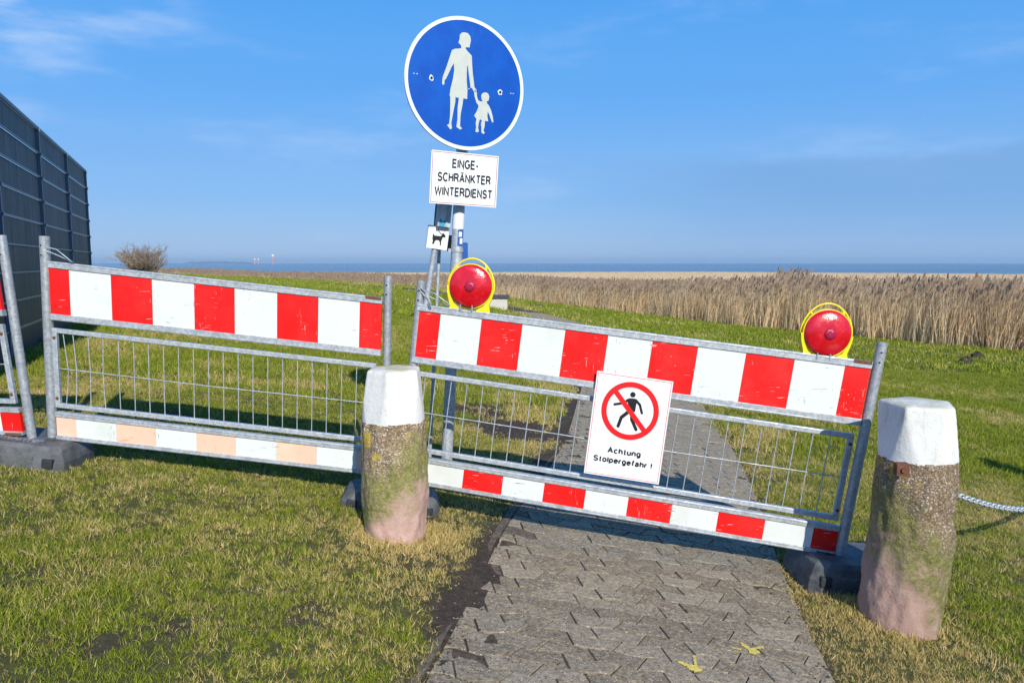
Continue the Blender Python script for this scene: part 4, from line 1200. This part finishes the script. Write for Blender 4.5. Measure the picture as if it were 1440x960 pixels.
ci.add([fs_(*(p), .0014) for p in (a_ + n_, a_ - n_, b_ - n_, b_ + n_)], [(0, 1, 2, 3)])
ci.build('prohibition_ring', PRINT_RED, sg)
def row(txt, za, zb_, cap, bold):
    (u0, v0), (u1, v1) = zs(*za), zs(*zb_)
    lettering(txt, fs_, u0, u1, (v0 + v1) / 2, cap, .0006, sg, PRINT_BLACK, .225)
row('Achtung', (355, 656), (583, 688), 41, .022)
row('Stolpergefahr !', (258, 709), (660, 768), 41, .022)

# pole with the blue round sign and the text plate
PY = 4.86
top_p = P(658, 60, PY + .05); mid_p = P(645, 300, PY + .03); bot_p = P(627, 672, PY)
bot_p = bot_p + (bot_p - mid_p) * ((bot_p.z - gz(bot_p.x, bot_p.y) + .05) / (mid_p.z - bot_p.z))
pole = thing('sign_pole', 'thick grey steel pole behind the barriers carrying the blue sign', 'pole', tuple(bot_p))
mb = MB(); mb.tube([bot_p, bot_p.lerp(mid_p, .5), mid_p, top_p], .038, 24); shaft = mb.build('shaft', GALV, pole)
mb = MB(); mb.tube([P(641.5, 352, PY + .025), P(640.2, 372, PY + .024)], .0395, 20, caps=True)
def pole_at(py):
    f_ = (mid_p.z - P(0, py, PY).z) / (mid_p.z - bot_p.z); return mid_p.lerp(bot_p, max(0, min(1, f_))) if f_ >= 0 else mid_p.lerp(top_p, (P(0, py, PY).z - mid_p.z) / (top_p.z - mid_p.z))
def sticker(name, py0, py1, a0, a1, mat, off=.0008):
    mb = MB(); n = 10; vs = []
    for q in range(n + 1):
        a = R(a0 + (a1 - a0) * q / n)
        for py in (py0, py1):
            c = pole_at(py); vs.append(c + Vector((math.sin(a) * (.038 + off), -math.cos(a) * (.038 + off), 0)))
    mb.add(vs, [(2 * q, 2 * q + 1, 2 * q + 3, 2 * q + 2) for q in range(n)], 0, True); return mb.build(name, mat, pole)
sticker('white_sticker', 300, 322, -55, 85, SIGN_WHITE)
sticker('blue_sticker', 323, 346, 5, 70, BLUE_PAINT)
sticker('sticker_print', 326, 333, 15, 50, SIGN_WHITE, .0014); sticker('sticker_print', 335, 343, 28, 62, SIGN_WHITE, .0014)
# clamps
for py in (92, 140, 222, 272, 352):
    c = pole_at(py); mb = MB(); mb.tube([c - Vector((0, 0, .012)), c + Vector((0, 0, .012))], .0425, 20); 
    mb.box(c.x - .055, c.x - .034, c.y - .02, c.y + .01, c.z - .012, c.z + .012); mb.build('pipe_clamp', GALV, pole)
# blue round sign: image frame e_u=(83, 7.6)px, e_v=(4.8,-95)px
cb = (655.5, 118.5)
yaw = R(27)
Ys = PY - .06
cB = P(*cb, Ys)
Rs = 94.6 * Ys / 1040 * .932
Ub = Vector((math.cos(yaw), math.sin(yaw), 0)); roll = R(3.0)
Vb = Vector((0, 0, 1))
Ub2 = (Ub * math.cos(roll) - Vb * math.sin(roll)); Vb2 = (Vb * math.cos(roll) + Ub * math.sin(roll))
Nb = Ub2.cross(Vb2); Nb = -Nb if Nb.y > 0 else Nb
fb = lambda u, v, w=0.0: cB + Ub2 * (u * Rs) + Vb2 * (v * Rs) + Nb * w
bs = thing('pedestrian_sign', 'round blue sign with white figures of a woman and a child hand in hand', 'sign', tuple(fb(0, -1)))
circ = [(math.cos(t), math.sin(t)) for t in np.linspace(0, 6.28318, 97)[:-1]]
mb = MB(); mb.prism([(a * .955, b * .955) for a, b in circ], fb, -.002, .0012); mb.build('blue_face', SIGN_BLUE, bs)
mb = MB(); mb.ringplate(fb, 0, 0, .945, 1.0, -.012, .0022, 0, 96); mb.build('white_rim', SIGN_RIM, bs)
def zb(x, y):   # zoomed photo pixel -> unit disc (figures re-drawn upright)
    A = np.array([[364, 22], [34, -415]], float); u = np.linalg.inv(A) @ np.array([x - 417.0, y - 469.0]); return float(u[0]), float(u[1])
mother = [(410,150),(432,153),(446,172),(449,195),(443,222),(440,240),(418,241),(414,246),(425,262),(453,290),(455,345),(458,400),(463,440),(467,485),(480,500),(477,521),(462,510),(452,492),(443,490),(440,460),(434,410),(428,355),(424,356),(421,400),(420,450),(424,510),(421,563),(398,560),(392,600),(380,660),(375,735),(388,750),(375,757),(353,742),(360,690),(362,620),(371,560),(350,556),(348,590),(335,650),(322,720),(326,752),(316,760),(295,732),(308,728),(315,680),(318,600),(318,552),(314,548),(322,500),(335,450),(345,390),(343,348),(330,370),(305,425),(292,452),(286,455),(284,480),(277,488),(271,480),(273,455),(276,435),(300,370),(333,268),(350,258),(385,252),(390,245),(388,232),(372,218),(380,195),(382,168),(395,153)]
child = [(536,511),(552,517),(560,535),(556,560),(543,570),(545,580),(556,592),(570,622),(580,660),(585,695),(578,702),(570,685),(560,655),(549,632),(546,660),(551,695),(530,693),(530,705),(528,730),(520,755),(530,770),(518,777),(507,768),(508,740),(505,715),(512,690),(498,685),(491,712),(487,740),(492,762),(480,769),(470,765),(475,735),(472,710),(478,684),(463,664),(480,635),(488,615),(492,600),(478,580),(468,545),(464,512),(470,495),(482,517),(482,540),(490,565),(505,572),(518,568),(512,560),(508,535),(518,517)]
for nm, pl_ in (('woman_figure', mother), ('child_figure', child)):
    mb = MB(); mb.prism([zb(*p) for p in pl_], fb, .0013, .0022); mb.build(nm, SIGN_FIG, bs)
for (x, y) in ((208, 450), (629, 503)):
    u, v = zb(x, y); n_ = 14; rr = random.Random(int(x))
    mb = MB(); mb.prism([(u + .040 * rr.uniform(.7, 1.25) * math.cos(6.283 * k / n_), v + .044 * rr.uniform(.7, 1.25) * math.sin(6.283 * k / n_)) for k in range(n_)], fb, .0012, .0022); mb.build('washer', SIGN_WHITE, bs)
    mb = MB(); mb.tube([fb(u, v, .001), fb(u, v, .007)], .0085, 8); mb.build('screw', PRINT_BLACK, bs)
for (x, y) in ((107, 432), (125, 433), (698, 505), (714, 505), (433, 497)):
    u, v = zb(x, y); mb = MB(); mb.tube([fb(u, v, .001), fb(u, v, .003)], .0042, 8); mb.build('rivet', SIGN_FIG, bs)
# text plate below
A1, A2, A3 = P(607, 210.5, PY - .15), P(701.5, 220, PY + .02), P(603.5, 285.5, PY - .15)
Wt, Ht = 416.0, 330.0
ft = plate_fn(A1, A2, A3, Wt, Ht)
ts = thing('text_sign', 'white rectangular sign reading EINGE-SCHRÄNKTER WINTERDIENST below the blue sign', 'sign', tuple(ft(Wt / 2, 0)))
mb = MB(); mb.prism([(4, 0), (Wt - 4, 0), (Wt, 4), (Wt, Ht - 4), (Wt - 4, Ht), (4, Ht), (0, Ht - 4), (0, 4)], ft, -.003, .0); mb.build('plate', SIGN_WHITE, ts)
q, bw = 7, 3.2; mb = MB()
for (a, b, c, d) in ((q, Wt - q, q, q + bw), (q, Wt - q, Ht - q - bw, Ht - q), (q, q + bw, q + bw, Ht - q - bw), (Wt - q - bw, Wt - q, q + bw, Ht - q - bw)):
    mb.add([ft(a, c, .0006), ft(b, c, .0006), ft(b, d, .0006), ft(a, d, .0006)], [(0, 1, 2, 3)])
mb.build('border_line', PRINT_BORDER, ts)
_B = np.array([[412, -22], [46, 330]], float) / np.array([[Wt, Ht], [Wt, Ht]]); _Bi = np.linalg.inv(_B)
def zt(x, y): a, b = _Bi @ np.array([x - 211.0, y - 43.0]); return a, Ht - b
for txt, a, b, cap in (('EINGE-', (331, 160), (493, 176), 59), ('SCHRÄNKTER', (240, 241), (568, 271), 59), ('WINTERDIENST', (220, 329), (576, 361), 59)):
    (u0, v0), (u1, v1) = zt(*a), zt(*b)
    lettering(txt, ft, u0, u1, (v0 + v1) / 2, cap, .0006, ts, PRINT_BLACK, .20)

# dog sign on its own two thin tubes, with a bag dispenser above
DY = 4.98
ds = thing('dog_sign_stand', 'two thin steel tubes carrying a small white dog sign and a bag dispenser', 'sign stand', tuple(P(596, 690, DY)))
def down(px0, py0, px1, py1, Y):
    a, b = P(px0, py0, Y), P(px1, py1, Y); g = gz(b.x, b.y) - .05; return b + (b - a) * ((b.z - g) / (a.z - b.z)) if b.z > g else b
mb = MB(); mb.tube([P(612, 345, DY), down(612, 345, 598, 432, DY)], .0195, 14); mb.build('tube', GALV, ds)
mb = MB(); mb.tube([P(620, 300, DY + .14), down(618, 350, 614.5, 425, DY + .14)], .0125, 12); mb.build('tube', GALV, ds)
fd = plate_fn(P(603.2, 316, DY - .05), P(632.5, 320.5, DY), P(599, 348, DY - .05), 128, 143)
mb = MB(); mb.prism([(0, 0), (128, 0), (128, 143), (0, 143)], fd, -.02, 0); dp = mb.build('dog_plate', SIGN_WHITE, ds)
_C = np.array([[128, -18], [17, 137]], float) / np.array([[128, 143], [128, 143]]); _Ci = np.linalg.inv(_C)
def zd(x, y): a, b = _Ci @ np.array([x - 188.0, y - 508.0]); return a, 143 - b
dog = [(213, 560), (222, 572), (240, 574), (262, 576), (266, 566), (274, 556), (282, 562), (291, 577), (284, 584), (272, 583), (268, 596), (263, 606), (262, 632), (256, 632), (254, 610), (248, 601), (232, 600), (224, 606), (219, 622), (206, 622), (212, 606), (209, 590), (211, 576)]
mb = MB(); mb.prism([zd(*p) for p in dog], fd, .0003, .0012)
a_, b_ = zd(240, 540), zd(263, 566); mb.prism([(a_[0], a_[1]), (b_[0], b_[1]), (b_[0] + 3, b_[1] + 3), (a_[0] + 3, a_[1] + 3)], fd, .0002, .0010)
mb.build('dog_figure', PRINT_BLACK, ds)
fx = plate_fn(P(619, 286, PY + .05), P(636, 288, PY + .08), P(616, 318, PY + .05), 1, 1)
mb = MB(); mb.prism([(0, 0), (1, 0), (1, 1), (0, 1)], fx, -.06, -.002); mb.build('dispenser_box', m_flat('pale_plastic', (.50, .60, .62), .35), ds)
mb = MB(); mb.prism([(.05, .0), (.55, .0), (.60, .32), (.35, .22), (.12, .36)], fx, -.001, .001); mb.build('bag_roll', m_flat('blue_bags', (.05, .30, .50), .4), ds)
mb = MB(); mb.prism([(-.06, 0), (.05, 0), (.05, 1), (-.06, 1)], fx, -.06, .006); mb.prism([(.62, 0), (.72, 0), (.72, 1), (.62, 1)], fx, -.06, .006); mb.build('dispenser_frame', GALV, ds)
mb = MB(); mb.tube([P(615, 282, DY + .02), P(613, 302, DY + .02), P(612, 318, DY + .02)], .010, 8); mb.build('strap', PRINT_BLACK, ds)
mb = MB(); a_ = P(634, 331, DY + .06); b_ = P(629, 353, DY + .06); mb.box(a_.x - .03, a_.x + .02, a_.y - .03, a_.y + .05, b_.z, a_.z); mb.build('lock_box', m_flat('brown_box', (.14, .10, .12), .6), ds)
# small blue holder fixed behind the pole
c0 = P(652.5, 341, PY + .05); c1 = P(657, 364, PY + .05)
mb = MB(); mb.box(c0.x - .02, c1.x, c0.y - .01, c0.y + .08, c1.z, c0.z); mb.build('blue_holder', BLUE_PAINT, pole, bevel=.002)

# ------------------------------------------------------------------ tall fence at the left
def m_strip():
    k = Mat('dark_grey_privacy_strip', .34, 0, .3)
    n = k.noise(1.5, 4, .6); st = k.noise(3, 5, .7, vec=k.mapping((9, 9, .35)))
    c = k.mix(k.rng(n, .3, .7), (.017, .020, .027), (.027, .031, .040))
    c = k.mix(k.rng(st, .62, .78, 0, .35), c, (.12, .14, .17))
    k.color(c); k.rough(k.rng(st, .35, .7, .42, .6)); k.bump(k.noise(2.2, 2, .5, vec=k.mapping((5, 5, .8))), .15, .02); return k.m
STRIP = m_strip(); RODM = m_flat('anthracite_rod', (.13, .17, .22), .4, .1, var=.1)
fpts = [Vector((-8.35 + 1.0 * k, 14.7 - 2.3 * k)) for k in range(5)]
ZF_TOP = EYE + 1.78; ZF_BOT = EYE - 1.06; NR = 9; RH = (ZF_TOP - ZF_BOT - .03) / NR
fence = thing('privacy_fence', 'tall dark grey privacy fence of glossy horizontal strips at the left edge', 'fence', (fpts[0].x, fpts[0].y, ZF_BOT))
fdir = Vector((1.0, -2.3)).normalized(); fn_ = Vector((fdir.y * -1, fdir.x)) * -1
nrm3 = Vector((2.3, 1.0, 0)).normalized()
if nrm3.x < 0: nrm3 = -nrm3
for k, p in enumerate(fpts):
    m_ = Matrix.Translation((p.x, p.y, 0)) @ Matrix.Rotation(math.atan2(fdir.y, fdir.x), 4, 'Z')
    mb = MB(); mb.box(-.02, .02, -.02, .036, ZF_BOT - .1, ZF_TOP + .03, M=m_); po = mb.build('post', RODM, fence, bevel=.003)
    for r_ in range(NR + 1):
        mb = MB(); z = ZF_BOT + .02 + RH * r_; mb.box(-.022, .022, .037, .050, z - .03, z + .01, M=m_); mb.build('clip', RODM, po)
for k in range(len(fpts) - 1):
    a, b = fpts[k], fpts[k + 1]; L = (b - a).length
    m_ = Matrix.Translation((a.x, a.y, 0)) @ Matrix.Rotation(math.atan2(fdir.y, fdir.x), 4, 'Z')
    for r_ in range(NR):
        z0 = ZF_BOT + .02 + RH * r_
        mb = MB(); mb.box(.032, L - .032, -.003, .004, z0 + .008, z0 + RH - .008, M=m_); mb.build('strip_panel', STRIP, fence)
    for r_ in range(NR + 1):
        z0 = ZF_BOT + .02 + RH * r_
        mb = MB(); mb.box(.0, L, .016, .030, z0 - .009, z0 + .009, M=m_)
        if r_ == NR: mb.box(0, L, -.01, .034, z0 + .008, z0 + .035, M=m_)
        mb.build('rail', RODM, fence)

# ------------------------------------------------------------------ bench, bush, molehills
g = P(701, 435, 24.2)
bn = thing('bench', 'low pale concrete bench with dark slab seat behind the left lamp', 'bench', (g.x, g.y, gz(g.x, g.y)))
gzb = gz(g.x, g.y) - .05
CONC = m_flat('pale_concrete', (.52, .50, .44), .85, var=.1); DWOOD = m_flat('dark_slab', (.055, .05, .055), .7, var=.2)
mb = MB(); mb.box(g.x - 1.0, g.x + .29, g.y, g.y + .42, gzb, gzb + .42); mb.build('base', CONC, bn, bevel=.01)
for k in range(4):
    mb = MB(); mb.box(g.x - 1.05 + k * .355, g.x - 1.05 + k * .355 + .345, g.y - .05, g.y + .46, gzb + .422, gzb + .53); mb.build('seat_slab', DWOOD, bn, bevel=.012)
def bush(px, py, Y, h, w):
    c = P(px, py, Y); c.z = gz(c.x, c.y)
    t = thing('bare_bush', 'leafless brown bush standing before the sea beside the dark fence', 'bush', tuple(c))
    r = random.Random(12); limbs, twigs = MB(), MB()
    def grow(p, d, L, rad, lev):
        n = 3; pts = [p]; q = p
        for i in range(n):
            d = (d + Vector((r.gauss(0, .13), r.gauss(0, .13), r.gauss(.03, .08)))).normalized(); q = q + d * (L / n); pts.append(q)
        (limbs if lev < 2 else twigs).tube(pts, [rad, rad * .85, rad * .7, rad * .5], 5 if lev < 2 else 3, caps=False)
        if lev < 4:
            for i in range(r.choice((3, 4, 4, 5)) if lev < 3 else 4):
                b = pts[r.choice((1, 2, 3))]; nd = (d + Vector((r.gauss(0, .55), r.gauss(0, .55), r.gauss(.12, .30)))).normalized()
                grow(b, nd, L * r.uniform(.5, .8), rad * .66, lev + 1)
    for k in range(15):
        a = r.uniform(0, 6.283); s_ = r.uniform(.1, 1.0)
        grow(c + Vector((math.cos(a) * w * .18, math.sin(a) * w * .18, -.05)), Vector((math.cos(a) * s_ * .62, math.sin(a) * s_ * .62, 1.05)).normalized(), h * r.uniform(.34, .46), .034, 0)
    limbs.build('branches', m_flat('bark', (.17, .13, .10), .9), t); tag(twigs.build('twigs', m_flat('twig_bark', (.33, .25, .18), .9), t), kind='stuff')
bush(206, 393, 38, 2.2, 1.6)
SOILM = m_flat('dark_fresh_soil', (.045, .034, .027), .95, var=.4, scale=30, bump=1.0)
def mole(label, px, py, w, h, Y=None):
    g = ground_at(px, py) if Y is None else P(px, py, Y); r = random.Random(int(px)); mb = MB(); n = 18; rows = 5; vs = []
    s = w * g.y / 1040; hh = h * g.y / 1040; zz = gz(g.x, g.y)
    for i in range(rows + 1):
        f_ = i / rows
        for k in range(n):
            a = 6.283 * k / n; q = s * .5 * math.cos(f_ * math.pi / 2) * (1 + r.gauss(0, .12))
            vs.append((g.x + q * math.cos(a), g.y + q * math.sin(a) * .9, zz - .03 + (hh + .03) * math.sin(f_ * math.pi / 2) * (1 + r.gauss(0, .10))))
    mb.add(vs, [(i * n + k, i * n + (k + 1) % n, (i + 1) * n + (k + 1) % n, (i + 1) * n + k) for i in range(rows) for k in range(n)])
    o = mb.build('molehill', SOILM, origin=(g.x, g.y, zz)); tag(o, label, 'molehill', 'molehills in the grass')
mole('left one of two dark molehills in the grass by the reeds, right of the barrier', 1359, 511, 21, 9)
mole('right one of two dark molehills in the grass by the reeds, upper of the pair', 1374, 504, 20, 9)
mole('broad dark molehill on the dyke crest above the left barrier, middle one', 377, 389, 15, 3.5)
mole('small dark molehill on the dyke crest, nearest the bare bush', 356, 388.6, 11, 2.6)
mole('dark molehill on the dyke crest, farthest from the bare bush', 399, 390, 13, 2.6)
mole('low dark molehill beside the reeds behind the bench', 757, 431, 16, 3)
mole('flat dark molehill in the grass just left of the right lamp', 1090, 462, 14, 2)
# clods of fresh soil behind the right barrier
cl_ = MB(); rr = random.Random(9)
for k in range(420):
    a = rr.choice(((-.05, 6.9, .45, .30), (-.45, 7.7, .40, .25), (.42, 5.7, .28, .5), (.30, 7.3, .3, .3)))
    x, y = rr.gauss(a[0], a[2] * .55), rr.gauss(a[1], a[3]); z = gz(x, y); q = rr.uniform(.008, .035)
    vs = [(x + q * rr.uniform(.6, 1.2) * dx, y + q * rr.uniform(.6, 1.2) * dy, z + q * .6 * dz * rr.uniform(.7, 1.2)) for dx, dy, dz in ((1, 0, 0), (0, 1, 0), (-1, 0, 0), (0, -1, 0), (0, 0, 1), (0, 0, -1))]
    cl_.add(vs, [(0, 1, 4), (1, 2, 4), (2, 3, 4), (3, 0, 4), (1, 0, 5), (2, 1, 5), (3, 2, 5), (0, 3, 5)])
tag(cl_.build('soil_clods', SOILM), 'loose dark soil clods scattered behind the right barrier', 'soil', kind='stuff')
cr = MB(); rr = random.Random(19)
for k in range(2600):
    t_ = t_start + rr.random() ** 1.3 * 5.0; s_ = (-HALF - rr.gauss(.06, .09)) if rr.random() < .7 else (HALF + rr.gauss(.0, .06))
    if abs(s_) < HALF - .1: continue
    x, y = path_xy(s_, t_); x = float(x); y = float(y); q = .0025 + .008 * rr.random() ** 3
    z = (gz(x, y) if abs(s_) > HALF + .03 else float(base_h(x, y)) + float(sag(s_, t_)) + .001)
    vs = [(x + q * rr.uniform(.5, 1.3) * dx, y + q * rr.uniform(.5, 1.3) * dy, z + q * .55 * dz * rr.uniform(.6, 1.2)) for dx, dy, dz in ((1, 0, 0), (0, 1, 0), (-1, 0, 0), (0, -1, 0), (0, 0, 1))]
    cr.add(vs, [(0, 1, 4), (1, 2, 4), (2, 3, 4), (3, 0, 4)], rr.choice((0, 0, 0, 1)))
tag(cr.build('earth_crumbs', [SOILM, m_flat('straw_litter', (.30, .22, .11), .9, var=.4)]), 'crumbs of earth and grit along both edges of the paved path', 'earth crumbs', kind='stuff')

# ------------------------------------------------------------------ far shore and sea marks
FARW = m_flat('pale_tower', (.62, .60, .60), .8); FARR = m_flat('faded_red_tower', (.50, .25, .20), .8); FARL = m_flat('far_land', (.12, .17, .20), .9)
def sea_mark(label, px, ytop, ybot, wpx, Y, head):
    b = P(px, ybot, Y); b.z = wz; h = (ybot - ytop) * Y / 1040; w = wpx * Y / 1040
    t = thing('lighthouse' if head else 'beacon_tower', label, 'lighthouse' if head else 'beacon', tuple(b))
    mb = MB(); mb.tube([b, b + Vector((0, 0, h * .72))], [w * .5, w * .38], 10); mb.build('tower', FARR, t)
    mb = MB(); mb.tube([b + Vector((0, 0, h * .72)), b + Vector((0, 0, h * .8)), b + Vector((0, 0, h * .95)), b + Vector((0, 0, h))], [w * .5, w * (.75 if head else .5), w * (.7 if head else .45), w * .2], 10); mb.build('lantern', FARW, t)
sea_mark('distant lighthouse with white head standing in the sea, tallest of the marks', 384, 359.5, 373, 2.6, 2500, True)
sea_mark('left one of two small distant beacons in the sea', 358.5, 364.5, 372, 2.2, 2600, False)
sea_mark('right one of two small distant beacons in the sea', 363.5, 364.5, 372, 2.0, 2600, False)
mb = MB(); n = 60; b0_, b1_ = P(255, 370, 7000), P(345, 370, 7000); vs = []; rr = random.Random(4)
for i in range(n + 1):
    p = b0_.lerp(b1_, i / n); hh = 14 * math.sin(math.pi * i / n) ** .5 + rr.uniform(0, 9)
    vs += [(p.x, p.y, wz - 2), (p.x, p.y + 60, wz + hh), (p.x, p.y + 400, wz - 2)]
mb.add(vs, [(3 * i, 3 * i + 3, 3 * i + 4, 3 * i + 1) for i in range(n)] + [(3 * i + 1, 3 * i + 4, 3 * i + 5, 3 * i + 2) for i in range(n)])
tag(mb.build('distant_shore', FARL, origin=tuple(b0_)), kind='structure')
# sea air
hm = bpy.data.materials.new('sea_air'); hm.use_nodes = True; hn = hm.node_tree.nodes; hn.clear()
ho = hn.new('ShaderNodeOutputMaterial'); hv_ = hn.new('ShaderNodeVolumePrincipled')
hv_.inputs['Color'].default_value = (.64, .87, 1.0, 1); hv_.inputs['Density'].default_value = 1 / 11000.0; hv_.inputs['Anisotropy'].default_value = .2
hm.node_tree.links.new(hv_.outputs[0], ho.inputs['Volume'])
mb = MB(); mb.box(-12500, 12500, -400, 12500, EYE - 6, 60)
hz = mb.build('haze', hm); tag(hz, kind='stuff')
clean_props()
